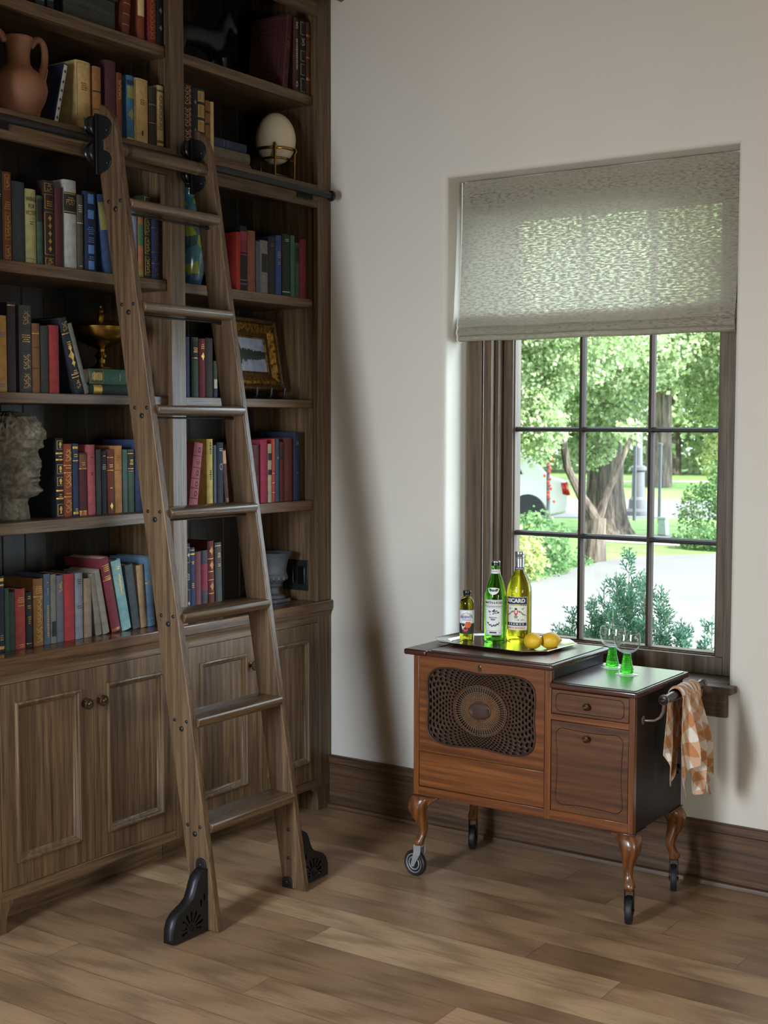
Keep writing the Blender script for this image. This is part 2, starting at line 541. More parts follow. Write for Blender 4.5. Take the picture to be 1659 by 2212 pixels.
prism(bm, [(0, 3.20), (.02, 3.186), (.05, 3.166), (.066, 3.172), (.09, 3.205), (.1, 3.25), (.13, 3.29), (.13, 3.33), (0, 3.33)], 'y', YE - .06, -.001)
obj('crown_moulding', bm, wood('crown_', '5a3d22', '8a6236', 'a87c48', axis='y', rough=.35), bc)

# worktop
wt = thing('worktop', 'long oak worktop between the open shelves and the base cabinets', 'worktop', (-.16, -.87, .803))
bm = bmesh.new(); box(bm, -.34, .012, YE - .01, -.001, .803, .84)
obj('slab', bm, wood('worktop_', '352317', '5a402a', '73553a', axis='y', rough=.24, coat=.25), wt, bevel=.004)
bm = bmesh.new()
prism(bm, [(.0002, .8028), (.0075, .8028), (.0065, .797), (.002, .789), (.0012, .781), (.0002, .781)], 'y', YE, -.002)
obj('cove_moulding', bm, oak('y'), wt)

# base cabinets
def rframe(bm, y0, y1, z0, z1, prof, m=0):
    """mitred frame around a rectangle in the yz plane; prof = [(inset, x)]"""
    rows = []
    for d, x in prof:
        rows.append([(x, y0 + d, z0 + d), (x, y1 - d, z0 + d), (x, y1 - d, z1 - d), (x, y0 + d, z1 - d)])
    grid(bm, rows, m, wrap=True)

KNOBP = [(.0, 0), (.009, 0), (.0095, .002), (.006, .004), (.0052, .012), (.0075, .015), (.015, .018), (.0185, .021), (.0185, .0235), (.016, .0262), (.012, .0268), (.0085, .0258), (.0065, .028), (.003, .029), (0, .029)]
def knob(parent, y, z, x=.0):
    bm = bmesh.new()
    lathe(bm, KNOBP, 28, (x, y, z), axis='x')
    for k in range(12):
        a = k * pi / 6
        lathe(bm, [(0, -.0012), (.0022, 0), (0, .0022)], 6, (x + .0255, y + .0145 * cos(a), z + .0145 * sin(a)), axis='x')
    obj('knob', bm, BRONZE, parent)

def base_cabinet(label, y0, y1, s0, s1, legs):
    t = thing('base_cabinet', label, 'cabinet', (-.16, (y0 + y1) / 2, 0), 'base cabinets')
    bm = bmesh.new()
    box(bm, -.335, -.022, y0, y1, .0966, .8028)
    obj('carcass', bm, oak('z'), t)
    bm = bmesh.new(); box(bm, -.021, 0, s0, s1, .0966, .1308)
    obj('bottom_rail', bm, oak('y'), t, bevel=.001)
    bm = bmesh.new(); box(bm, -.021, 0, s0, s1, .7585, .8028)
    obj('top_rail', bm, oak('y'), t, bevel=.001)
    bm = bmesh.new(); box(bm, -.115, -.1, y0, y1, 0, .0966)
    obj('toe_kick', bm, oak('y'), t)
    mid = (s0 + s1) / 2
    for a, b_, kn in ((s0 + .0015, mid - .001, 1), (mid + .001, s1 - .0015, 0)):
        z0, z1 = .1325, .757
        bm = bmesh.new()
        w, wr, wb = .059, .062, .0745
        box(bm, -.021, 0, a, a + w, z0, z1); box(bm, -.021, 0, b_ - w, b_, z0, z1)
        box(bm, -.0209, -.0001, a + w, b_ - w, z1 - wr, z1); box(bm, -.0209, -.0001, a + w, b_ - w, z0, z0 + wb)
        d = obj('door', bm, oak('z'), t, bevel=.0008)
        A, B, C, D = a + w, b_ - w, z0 + wb, z1 - wr
        bm = bmesh.new(); box(bm, -.016, -.011, A + .001, B - .001, C + .001, D - .001)
        obj('door_panel', bm, oak('z'), d)
        bm = bmesh.new()
        rframe(bm, A - .0035, B + .0035, C - .0035, D + .0035, [(0, 0), (.0008, .0045), (.0025, .0072), (.0055, .0085), (.009, .0075), (.0115, .0045), (.0125, .001), (.0135, .0), (.0165, -.0005), (.0185, -.003), (.0215, -.009), (.024, -.0105), (.025, -.0115)])
        obj('panel_moulding', bm, wood('oakbead_', axis='z', rough=.34, coat=.05, **OAK), d, ang=50)
        knob(d, (b_ - .0385) if kn else (a + .0235), .649)
    for y, s in legs:
        bm = bmesh.new()
        # bracket foot: stile carried to the floor with a curved inner bracket
        e = y + s * .085 if abs(y) > 1 else y - .081
        pts = []
        if s > 0:   # near end: solid from y to y+.085, bracket to the far side
            pts = [(y, 0), (y + .0985, 0), (y + .0985, .028), (y + .102, .052), (y + .112, .074), (y + .124, .083), (y + .126, .0966), (y, .0966)]
        else:
            pts = [(y, 0), (y, .0966), (y - .124, .0966), (y - .121, .088), (y - .104, .080), (y - .091, .064), (y - .087, .045), (y - .087, 0)]
        prism(bm, pts, 'x', -.022, 0)
        q = (y, y + .0985) if s > 0 else (y - .087, y)
        box(bm, -.1, -.022, q[0] + .002, q[1] - .002, 0, .0966)
        obj('bracket_foot', bm, oak('z'), t, bevel=.001)
        sy = (y, y + .085) if s > 0 else (y - .085, y)
        bm = bmesh.new(); box(bm, -.021, 0, sy[0], sy[1], .0966, .8028)
        obj('stile', bm, oak('z'), t, bevel=.0012)
    return t
cA = base_cabinet('dark oak base cabinet with two panelled doors, partly behind ladder foot, far from window wall', YE, -.8715, -1.66, YD0, ((YE, 1),))
cB = base_cabinet('dark oak base cabinet behind ladder, touching the window wall', -.8695, -.002, YD1, -.087, ((-.002, -1),))
for t, a, b_ in ((cA, YD0, -.8715), (cB, -.8695, YD1)):
    bm = bmesh.new(); box(bm, -.021, 0, a, b_, .0966, .8028)
    obj('stile', bm, oak('z'), t)

# power outlet plate on the end panel
op = thing('outlet_plate', 'black double socket plate on bookcase end panel behind the grey urn', 'socket', (-.112, -.08, .94))
bm = bmesh.new(); box(bm, -.172, -.053, -.0855, -.0796, .878, .999)
obj('plate', bm, BLACK, op, bevel=.002)
for x in (-.142, -.085):
    bm = bmesh.new(); box(bm, x - .017, x + .017, -.0885, -.085, .902, .975)
    obj('socket', bm, plain('socket_black', '0a0a0a', .25), op, bevel=.002)

# ladder rail pole
lr = thing('ladder_rail', 'black iron rail pole running along the fixed bookcase shelf', 'rail', (.042, -.9, 2.42))
bm = bmesh.new(); lathe(bm, [(.0125, 0), (.0125, 1.69)], 20, (.042, -1.745, 2.42), axis='y')
obj('pole', bm, BLACK, lr)
bm = bmesh.new(); lathe(bm, [(0, 0), (.017, 0), (.0205, .003), (.0205, .009), (.016, .014), (.0, .016)], 20, (.042, -.062, 2.42), axis='y')
obj('end_cap', bm, BLACK, lr)
for y in (-.17, -.87, -1.64):
    bm = bmesh.new()
    lathe(bm, [(.006, 0), (.006, .031)], 10, (0, y, 2.418), axis='x')
    box(bm, .0, .004, y - .048, y + .048, 2.398, 2.425)
    obj('bracket', bm, BLACK, lr, bevel=.001)

# ------------------------------------------------------------------ books
ACC = dict(gold='b08a45', copper='8a5c3a', dark='1b1614', black='121212', brown='5a3a1c', cream='c2a878', palegrey='a6a198', grey='6e6c6c', navy='141f3c', olive='77733a', green='3d5c3a', skyblue='5c86c0', blue='4a5a80', teal='1d5260', tan='a98458', wine='7a1f34')
ACCM = {k: plain('ink_' + k, v, .45 if k in ('gold', 'copper') else .75, .75 if k in ('gold', 'copper') else 0, var=.15, vscale=60) for k, v in ACC.items()}
def clothmat(c):
    v = [int(c[i:i + 2], 16) for i in (0, 2, 4)]
    g = sum(v) / 3
    c = ''.join('%02x' % int((x * .80 + g * .20) * .90) for x in v)
    return plain('cloth_' + c, c, .72, var=.22, vscale=38, bump=.12, bscale=900, spec=.35)
BOOKS=[
('A',-0.036,-1.4257,0.0346,0.25,0,'1a2326',[('b',0.06,0.08,'teal'),('b',0.16,0.18,'teal')],'slim black book with teal bands,far end of topmost shelf above jug'),
('A',-0.036,-1.3862,0.0259,0.24,0,'121a1c',[('b',0.1,0.12,'teal'),('b',0.2,0.22,'teal')],'slim black teal-banded book standing against the grey chest'),
('A',-0.036,-1.0689,0.0334,0.23,0.0868,'6b2a1a',[('b',0.12,0.13,'gold'),('b',0.27,0.28,'gold'),('b',0.42,0.43,'gold'),('b',0.57,0.58,'gold'),('b',0.72,0.73,'gold')],'leaning red-brown leather book with thin gold bands beside grey chest'),
('A',-0.036,-0.9975,0.0311,0.25,0,'8a3a1c',[('p',0.3,1.0,0.98,'cream')],'rust book with cream upper spine on topmost shelf'),
('A',-0.036,-0.9458,0.041,0.24,0,'8c1c1f',[('f',0.05,0.95,0.7,'gold')],'crimson book with gold flourish down its spine,topmost shelf'),
('A',-0.036,-0.9086,0.0322,0.23,0,'14171a',[('d',0.25,0.5,'grey'),('d',0.5,0.5,'grey'),('d',0.75,0.5,'grey')],'black book with faint medallions touching divider on topmost shelf'),
('B',-0.105,-1.392,0.03,0.1862,0.25,'b99a68',[('K','dots','dark')],'tan book with small dark patterned cover leaning beside clay jug'),
('B',-0.036,-1.374,0.0179,0.1948,0.2324,'101d38',[('p',0.02,0.98,0.8,'palegrey'),('d',0.1,0.55,'navy'),('d',0.25,0.55,'navy'),('d',0.4,0.55,'navy'),('d',0.55,0.55,'navy'),('d',0.7,0.55,'navy'),('d',0.87,0.55,'navy')],'navy book with pale spine of dark ovals leaning over gap'),
('B',-0.036,-1.2558,0.0612,0.2165,0,'c9a05a',[('r',0.03,0.97,0.9,'brown'),('t',0.68,4,0.5,'brown'),('p',0.12,0.2,0.15,'green')],'wide cream book with ruled border,taller of the two cream ones'),
('B',-0.036,-1.1979,0.0362,0.2119,0,'a0622c',[('b',0.36,0.37,'dark'),('b',0.62,0.64,'dark')],'mottled orange-brown leather book beside wide cream book'),
('B',-0.036,-1.1374,0.0463,0.2437,0,'4a1f2c',[],'thick plum cloth book rising behind ladder top'),
('B',-0.036,-1.1012,0.0241,0.2132,0,'7a3418',[('f',0.6,0.9,0.6,'gold')],'short rust book wedged between plum and blue books'),
('B',-0.036,-1.0493,0.0339,0.2155,0,'2f6487',[('b',0.86,0.93,'navy'),('p',0.66,0.84,0.9,'olive'),('d',0.42,0.9,'olive'),('b',0.02,0.07,'gold')],'sky blue book with olive patch and round emblem'),
('B',-0.036,-0.9991,0.0625,0.2156,0,'c39a55',[('r',0.03,0.97,0.9,'brown'),('t',0.68,3,0.4,'brown'),('p',0.14,0.22,0.12,'dark')],'broad tan book with ruled border beside sky blue book'),
('B',-0.036,-0.9452,0.0374,0.2011,0,'3a2a1a',[('b',0.7,0.71,'gold'),('b',0.4,0.41,'gold')],'dark brown book with two fine gold rules'),
('B',-0.036,-0.9092,0.0334,0.2119,0,'c2a25c',[('b',0.9,0.93,'brown'),('f',0.3,0.85,0.7,'brown'),('b',0.1,0.14,'brown'),('b',0.04,0.06,'brown')],'slim cream book with brown floral scrolls touching the divider'),
('C',-0.045,-1.5934,0.0309,0.2671,0,'1b2430',[('t',0.72,2,0.7,'palegrey')],'navy book with pale title beside brown gilt leather book'),
('C',-0.045,-1.5593,0.0331,0.2616,0,'7a3c16',[('r',0.8,0.97,0.6,'gold'),('f',0.82,0.95,0.4,'gold'),('t',0.66,4,0.7,'gold'),('r',0.24,0.54,0.6,'gold'),('f',0.27,0.52,0.4,'gold'),('r',0.02,0.17,0.6,'gold'),('f',0.04,0.15,0.4,'gold')],'brown leather book with gold framed panels on its spine'),
('C',-0.045,-1.5153,0.0481,0.2395,0,'323a42',[],'plain charcoal cloth book beside brown gilt leather book'),
('C',-0.045,-1.4686,0.0416,0.2242,0,'a79b5c',[('T','WINGS\nFOR\nVICTORY',0.86,0.0125,'dark'),('t',0.56,2,0.45,'dark'),('b',0.06,0.065,'dark')],'pale yellow book titled Wings for Victory'),
('C',-0.045,-1.4344,0.0238,0.2095,0,'33523c',[('b',0.62,0.64,'dark'),('p',0.64,0.95,0.9,'dark')],'short green book beside pale yellow Wings for Victory'),
('C',-0.045,-1.3965,0.0428,0.26,0,'2a1a12',[('r',0.87,0.97,0.8,'gold'),('f',0.88,0.96,0.5,'gold'),('r',0.67,0.84,0.8,'gold'),('t',0.755,3,0.6,'gold'),('r',0.13,0.63,0.85,'gold'),('d',0.2,0.35,'gold'),('d',0.29,0.35,'gold'),('d',0.38,0.35,'gold'),('d',0.47,0.35,'gold'),('d',0.56,0.35,'gold'),('r',0.01,0.09,0.8,'gold'),('f',0.02,0.08,0.5,'gold')],'black-brown book with gold frame of five diamonds'),
('C',-0.045,-1.3576,0.0321,0.2459,0,'4d1a20',[],'dark red cloth book beside the grey Post volume'),
('C',-0.045,-1.3092,0.052,0.275,0,'a7a39c',[('p',0.62,0.86,1.0,'black'),('b',0.84,0.85,'gold'),('b',0.635,0.645,'gold'),('t',0.8,2,0.6,'gold'),('T','POST',0.745,0.016,'gold')],'thick grey linen book with black Post label'),
('C',-0.045,-1.2695,0.0254,0.2347,0,'4d4234',[('t',0.86,4,0.7,'palegrey'),('b',0.62,0.63,'palegrey'),('t',0.05,1,0.6,'palegrey')],'thin brown-grey book with faded lettering beside Post volume'),
('C',-0.045,-1.2252,0.051,0.251,0,'1d2d4e',[('p',0.85,0.97,0.5,'skyblue'),('p',0.66,0.77,0.5,'skyblue'),('t',0.55,4,0.6,'skyblue'),('t',0.42,3,0.6,'skyblue'),('p',0.22,0.33,0.5,'skyblue'),('t',0.18,2,0.4,'skyblue'),('p',0.02,0.13,0.5,'skyblue')],'navy book with light blue ornamental squares'),
('C',-0.045,-1.1475,0.0303,0.2501,-0.1313,'24406b',[('p',0.55,0.9,1.0,'olive')],'blue book with mustard band leaning behind ladder'),
('C',-0.045,-1.0315,0.03,0.2313,0,'7d8fae',[],'pale blue book seen between ladder rails'),
('C',-0.045,-1.0003,0.026,0.2354,0,'a8623a',[('p',0.45,0.75,0.9,'green'),('b',0.03,0.1,'olive')],'orange book with green label between ladder rails'),
('C',-0.045,-0.9691,0.0307,0.275,0,'1e2a16',[('r',0.84,0.98,0.8,'gold'),('t',0.77,2,0.6,'gold'),('r',0.53,0.72,0.8,'gold'),('f',0.55,0.7,0.6,'gold'),('r',0.3,0.49,0.8,'gold'),('f',0.32,0.47,0.6,'gold'),('r',0.04,0.26,0.8,'gold'),('f',0.06,0.24,0.6,'gold')],'dark green book with lavish gold spine panels'),
('C',-0.045,-0.931,0.0367,0.2139,0,'172a58',[('b',0.8,0.81,'copper'),('f',0.5,0.75,0.6,'copper'),('b',0.42,0.43,'copper'),('t',0.34,2,0.5,'copper'),('b',0.24,0.25,'copper'),('f',0.05,0.2,0.6,'copper')],'royal blue book with copper motifs beside the divider'),
('D',-0.05,-1.5871,0.0468,0.2284,0,'b07c30',[('t',0.78,3,0.7,'blue'),('t',0.1,2,0.7,'blue')],'mustard book at end of third shelf from worktop'),
('D',-0.05,-1.5457,0.0308,0.2707,0,'33202c',[('b',0.96,0.97,'gold')],'tall plum book beside the mustard book'),
('D',-0.05,-1.4919,0.0486,0.2649,0,'38373a',[('s',0.78,0.93,0.6,'gold'),('b',0.74,0.75,'dark'),('t',0.66,4,0.7,'gold'),('b',0.47,0.48,'dark'),('s',0.27,0.44,0.6,'gold'),('b',0.24,0.25,'dark'),('s',0.05,0.21,0.6,'gold')],'charcoal leather book with looping gold swirls'),
('D',-0.05,-1.4518,0.0302,0.2128,0,'7a4a20',[('b',0.85,0.86,'gold'),('b',0.65,0.66,'dark'),('b',0.35,0.36,'dark')],'worn brown leather book beside charcoal swirl-stamped one'),
('D',-0.05,-1.4182,0.0316,0.2078,0,'2b3128',[],'dull dark green book between brown and scarlet books'),
('D',-0.05,-1.3788,0.0415,0.2116,0,'99201f',[],'plain scarlet book below brass bowl shelf gap'),
('D',-0.05,-1.2748,0.0334,0.2426,-0.2909,'121823',[('s',0.83,0.95,0.7,'gold'),('b',0.79,0.8,'gold'),('t',0.68,3,0.5,'gold'),('d',0.6,0.5,'gold'),('d',0.5,0.8,'gold'),('d',0.4,0.5,'gold'),('t',0.3,2,0.5,'gold'),('b',0.25,0.26,'gold'),('b',0.21,0.22,'gold'),('s',0.06,0.17,0.6,'gold')],'black book with gold medallion column leaning on scarlet book'),
('D',-0.05,-1.2442,0.0177,0.2312,-0.3154,'66615a',[],'slim grey book leaning on the black gilt one'),
('E',-0.082,-1.3347,0.0308,0.2521,0,'10151c',[('r',0.86,0.97,0.75,'gold'),('u',0.88,0.95,0.4,'gold'),('b',0.8,0.82,'gold'),('t',0.77,1,0.5,'gold'),('b',0.72,0.74,'gold'),('r',0.55,0.67,0.75,'gold'),('u',0.57,0.65,0.4,'gold'),('r',0.4,0.51,0.75,'gold'),('u',0.42,0.49,0.4,'gold'),('b',0.33,0.35,'gold'),('t',0.29,2,0.5,'gold'),('b',0.23,0.25,'gold'),('r',0.02,0.17,0.75,'gold'),('u',0.05,0.14,0.4,'gold')],'black book with gold urns stamped down its spine'),
('E',-0.082,-1.2996,0.0362,0.234,0,'8e3414',[('f',0.76,0.92,0.8,'gold'),('b',0.7,0.71,'gold'),('t',0.67,1,0.6,'gold'),('b',0.6,0.61,'gold'),('f',0.4,0.58,0.8,'gold'),('t',0.32,1,0.7,'gold'),('b',0.27,0.28,'gold'),('f',0.06,0.23,0.8,'gold')],'orange leather book with gold filigree panels beside urn-stamped book'),
('E',-0.082,-1.2677,0.0237,0.2344,0,'17304f',[('b',0.93,0.96,'gold'),('t',0.85,2,0.7,'gold'),('b',0.76,0.77,'gold'),('t',0.1,2,0.5,'gold'),('b',0.03,0.06,'gold')],'navy book with gilt bands beside orange filigree book'),
('E',-0.082,-1.2353,0.0341,0.2048,0,'53171f',[('p',0.75,0.97,0.95,'brown'),('t',0.84,2,0.5,'gold'),('b',0.74,0.75,'gold'),('b',0.07,0.08,'gold'),('p',0.0,0.07,0.95,'copper')],'maroon book with dark label between navy and salmon books'),
('E',-0.082,-1.1975,0.0345,0.2299,-0.0098,'b0474a',[('t',0.82,1,0.3,'dark'),('t',0.6,2,0.3,'dark')],'salmon cloth book tilted slightly beside maroon book'),
('E',-0.082,-1.1676,0.0216,0.2143,0,'343634',[],'faded charcoal book beside tilted salmon book'),
('E',-0.082,-1.144,0.0218,0.2087,0,'1b1d1c',[('t',0.78,3,0.7,'palegrey'),('t',0.92,1,0.7,'palegrey')],'thin black book with worn white lettering'),
('E',-0.082,-1.1136,0.0325,0.2136,0,'6b2417',[('b',0.87,0.88,'gold'),('t',0.76,2,0.6,'gold'),('b',0.67,0.68,'gold'),('t',0.4,1,0.5,'gold'),('d',0.12,0.5,'gold')],'red-brown book with gilt leaf at foot of spine'),
('E',-0.082,-1.078,0.0361,0.2254,0,'a8682a',[('t',0.85,3,0.6,'brown'),('b',0.63,0.64,'brown')],'ochre cloth book beside red-brown gilt-leaf book'),
('E',-0.082,-1.0472,0.0215,0.2126,0,'3d5547',[],'narrow sage green book beside ochre book'),
('E',-0.082,-1.0191,0.0304,0.2122,0,'35503d',[('p',0.65,0.97,0.95,'dark'),('b',0.93,0.94,'gold'),('t',0.83,3,0.6,'gold'),('b',0.69,0.7,'gold'),('b',0.655,0.66,'gold')],'green book with black gilt label against ladder rail'),
('E',-0.082,-0.968,0.062,0.2445,0,'2c3b62',[],'big slate blue book partly behind ladder rail'),
('F',-0.08,-1.5792,0.026,0.2348,0,'131c33',[('b',0.93,0.97,'gold'),('b',0.87,0.89,'gold'),('t',0.22,3,0.6,'gold'),('b',0.04,0.08,'gold')],'navy gilt-banded book on worktop beside narrow bottle green one'),
('F',-0.08,-1.557,0.0165,0.1957,0,'1f4a34',[],'narrow bottle green book on worktop beside navy gilt-banded one'),
('F',-0.08,-1.537,0.0215,0.1815,0,'2c332a',[('b',0.25,0.27,'dark')],'short grey-green book between green and red worktop books'),
('F',-0.08,-1.5027,0.0394,0.1881,0,'a03028',[('t',0.85,3,0.7,'gold'),('t',0.72,1,0.6,'gold'),('t',0.07,2,0.6,'gold')],'tomato red book with gilt title on worktop'),
('F',-0.08,-1.4707,0.0228,0.1747,0,'101a1c',[('t',0.92,2,0.7,'gold'),('t',0.75,2,0.7,'gold'),('t',0.55,4,0.5,'gold'),('b',0.07,0.08,'gold')],'small black book with gold script beside tomato red book'),
('F',-0.08,-1.4306,0.0398,0.2129,0,'8a5a22',[('t',0.88,4,0.8,'gold'),('f',0.3,0.72,0.5,'gold'),('f',0.05,0.28,0.7,'gold'),('b',0.73,0.74,'gold')],'brown gilt-tooled leather book on worktop'),
('F',-0.08,-1.3963,0.0263,0.2248,0,'42566f',[('t',0.88,1,0.3,'gold'),('v',0.1,0.55,0.25,'gold'),('v',0.7,0.78,0.1,'gold')],'dusty blue book with lengthwise gold lettering'),
('F',-0.08,-1.371,0.022,0.2206,0,'6f6a60',[('p',0.1,0.32,0.8,'black')],'thin stone grey book with black foot label'),
('F',-0.08,-1.3431,0.03,0.215,0,'575a63',[('f',0.75,0.9,0.5,'gold')],'grey-blue book with worn gilt corner beside bright red book'),
('F',-0.08,-1.3035,0.0452,0.2159,0,'a81f26',[],'bright red plain book standing on worktop'),
('F',-0.08,-1.2615,0.0331,0.215,0,'6c7176',[('t',0.9,3,0.7,'dark'),('t',0.5,2,0.6,'dark')],'pale grey book with dark lettering beside bright red book'),
('F',-0.08,-1.224,0.0344,0.1948,0,'80664e',[],'frayed tan book,shortest of worn ones beside pale grey book'),
('F',-0.08,-1.1752,0.0244,0.2091,-0.1315,'6f6254',[],'worn grey-brown book leaning behind frayed tan one'),
('F',-0.08,-1.1433,0.0307,0.2188,-0.1993,'857764',[],'scuffed beige book leaning against crimson book'),
('F',-0.08,-1.0958,0.0406,0.2574,-0.2177,'7d1a29',[('t',0.9,4,0.8,'gold'),('t',0.75,2,0.7,'gold'),('b',0.7,0.71,'gold'),('b',0.02,0.05,'copper')],'tall crimson book with gold title leaning on worktop'),
('F',-0.08,-1.0479,0.043,0.244,-0.2022,'6f9a98',[('t',0.9,2,0.5,'gold'),('f',0.5,0.8,0.3,'gold')],'pale teal cloth book leaning beside crimson book'),
('F',-0.08,-1.0005,0.034,0.223,-0.1579,'3c4146',[],'dark grey book leaning between teal and tan books'),
('F',-0.08,-0.9665,0.031,0.2171,-0.0856,'9a7a52',[],'worn tan book leaning beside sky-grey blue book'),
('F',-0.08,-0.9304,0.0382,0.2411,-0.0615,'4f6c8e',[('b',0.62,0.635,'gold'),('t',0.8,2,0.5,'gold'),('t',0.55,1,0.4,'gold'),('t',0.08,1,0.4,'dark')],'broad blue book on worktop against ladder rail'),
('RA',-0.036,-0.2376,0.0342,0.275,0.1097,'44101a',[('K','frame','copper'),('r',0.72,0.98,0.8,'copper'),('r',0.56,0.7,0.8,'copper'),('t',0.63,3,0.6,'copper'),('r',0.22,0.54,0.8,'copper'),('r',0.02,0.19,0.8,'copper')],'large oxblood book with ornate stamped cover,leaning on topmost shelf'),
('RA',-0.036,-0.1685,0.0314,0.275,0,'4a2416',[('v',0.3,0.72,0.3,'palegrey'),('f',0.85,0.95,0.5,'palegrey'),('f',0.06,0.14,0.5,'palegrey')],'brown book with white script beside large oxblood book'),
('RA',-0.036,-0.129,0.039,0.275,0,'2a1512',[('r',0.8,0.97,0.7,'palegrey'),('f',0.65,0.76,0.5,'palegrey'),('r',0.44,0.58,0.7,'palegrey'),('r',0.25,0.4,0.7,'palegrey'),('r',0.02,0.2,0.7,'palegrey')],'black-brown book with silver boxes on topmost shelf'),
('RA',-0.036,-0.0936,0.0263,0.275,0,'5a3218',[('b',0.8,0.83,'gold'),('f',0.6,0.75,0.6,'gold'),('b',0.5,0.52,'gold'),('b',0.2,0.24,'gold')],'slim brown gilt book touching end panel of topmost shelf'),
('RB',-0.045,-0.7663,0.0422,0.2485,0,'4a1c14',[('f',0.72,0.97,0.9,'tan'),('f',0.42,0.68,0.9,'tan'),('f',0.1,0.38,0.9,'tan')],'rust brown book with dense tan pattern by divider'),
('RB',-0.045,-0.7305,0.0273,0.2433,0,'161e22',[('d',0.8,0.5,'grey'),('d',0.4,0.5,'grey')],'thin black book between rust patterned and teal gilt books'),
('RB',-0.045,-0.6959,0.0372,0.2456,0,'12343a',[('p',0.82,0.97,0.95,'gold'),('p',0.84,0.95,0.7,'teal'),('p',0.6,0.78,0.95,'gold'),('p',0.62,0.76,0.75,'teal'),('d',0.69,0.35,'gold'),('p',0.4,0.56,0.95,'gold'),('p',0.42,0.54,0.75,'teal'),('p',0.18,0.37,0.95,'gold'),('p',0.2,0.35,0.75,'teal'),('d',0.275,0.35,'gold')],'deep teal book with gold starred squares'),
('RB',-0.045,-0.6644,0.0243,0.2121,0,'8a5426',[('b',0.8,0.83,'dark'),('b',0.6,0.63,'dark')],'mottled brown book beside teal gold-squared book'),
('RB',-0.045,-0.6412,0.0172,0.2125,0,'d0aa68',[],'thin cream book beside the flat-lying stack'),
('RC',-0.042,-0.5053,0.0232,0.2092,0,'a81c14',[],'vivid red book with broad cover showing beside ladder'),
('RC',-0.042,-0.4733,0.0379,0.2338,0,'16181a',[('p',0.6,0.92,1.0,'wine'),('p',0.62,0.78,0.9,'black'),('b',0.55,0.57,'wine'),('b',0.16,0.17,'grey'),('b',0.1,0.11,'grey')],'black book with wine label standing behind vivid red one'),
('RC',-0.042,-0.4294,0.045,0.2223,0,'8a4630',[],'terracotta cloth book beside black wine-labelled book'),
('RC',-0.042,-0.3944,0.0228,0.1875,0,'48545c',[],'thin steel blue book between terracotta and silver-grey books'),
('RC',-0.042,-0.3572,0.0462,0.1951,0,'75736a',[('p',0.4,0.75,0.75,'dark')],'silver-grey book with dark square label'),
('RC',-0.042,-0.3113,0.04,0.2123,0,'28262a',[('t',0.88,2,0.6,'copper')],'black-grey book beside cobalt blue book'),
('RC',-0.042,-0.2711,0.0349,0.2239,0,'2b4488',[('t',0.72,4,0.7,'gold'),('t',0.55,2,0.5,'gold')],'cobalt blue book with gilt title'),
('RC',-0.042,-0.2239,0.0482,0.2328,0,'1f3126',[('t',0.92,2,0.5,'palegrey'),('b',0.06,0.075,'palegrey')],'dark forest green book with white marks'),
('RC',-0.042,-0.1862,0.0244,0.2337,0,'37684a',[],'slim mid green book beside forest green one'),
('RC',-0.042,-0.1568,0.029,0.2089,0,'3f4632',[('p',0.65,0.92,0.8,'dark')],'short olive book beside slim mid green one'),
('RC',-0.042,-0.1188,0.041,0.2256,0,'7d1c22',[],'dark red book at end panel,second shelf below ladder rail pole'),
('RD',-0.055,-0.7676,0.0237,0.2093,0,'2b3b63',[],'blue book at divider on painting shelf'),
('RD',-0.055,-0.7258,0.0361,0.21,0,'37513a',[('p',0.65,0.93,0.9,'dark'),('t',0.82,3,0.6,'gold'),('b',0.65,0.66,'gold')],'green book with dark gilt label on painting shelf'),
('RD',-0.055,-0.689,0.0329,0.2071,0,'7d1c26',[('t',0.9,3,0.5,'gold'),('d',0.7,0.6,'gold')],'red gilt book on painting shelf'),
('RD',-0.055,-0.6509,0.0383,0.2116,0,'3c332f',[],'brown-black book on painting shelf beside red gilt book'),
('RD',-0.055,-0.6201,0.02,0.1313,0,'3b4d38',[('p',0.25,0.5,0.9,'palegrey'),('p',0.0,0.24,0.95,'navy')],'small green and white book half hidden by ladder on painting shelf'),
('RE',-0.06,-0.7355,0.0447,0.23,0.1444,'b8525c',[('b',0.79,0.8,'dark'),('t',0.7,2,0.5,'dark'),('b',0.61,0.62,'dark'),('b',0.44,0.45,'dark'),('b',0.29,0.3,'dark'),('b',0.13,0.14,'dark'),('o',0.89,0.3,'dark'),('o',0.53,0.3,'dark'),('o',0.36,0.3,'dark'),('o',0.21,0.3,'dark')],'pink cloth book with ring stamps leaning on yellow book'),
('RE',-0.06,-0.6467,0.032,0.2443,0,'c0a545',[('v',0.78,0.95,0.3,'dark'),('v',0.4,0.55,0.3,'dark')],'bright yellow book behind leaning pink book'),
('RE',-0.06,-0.6211,0.015,0.2217,0,'49525e',[],'very thin grey-blue book between yellow and navy books'),
('RE',-0.06,-0.5898,0.0347,0.2314,0,'1b2738',[('t',0.9,2,0.6,'palegrey'),('o',0.62,0.5,'grey')],'navy book with round emblem between yellow book and ladder'),
('RE',-0.06,-0.5534,0.0204,0.2051,-0.0919,'4f2a24',[('p',0.75,0.98,0.95,'tan'),('t',0.12,3,0.6,'tan')],'maroon and tan book leaning beside ladder rail'),
('RE',-0.06,-0.3945,0.0514,0.2207,0,'5c2a26',[('b',0.8,0.81,'dark')],'brown-red cloth book at ladder edge beside magenta book'),
('RE',-0.06,-0.3404,0.0402,0.2385,0,'a01c40',[],'magenta cloth book on urn-side shelf'),
('RE',-0.06,-0.3073,0.0228,0.2232,0,'a09474',[('p',0.72,0.84,0.95,'dark'),('p',0.47,0.56,0.95,'dark')],'cream book with two dark labels'),
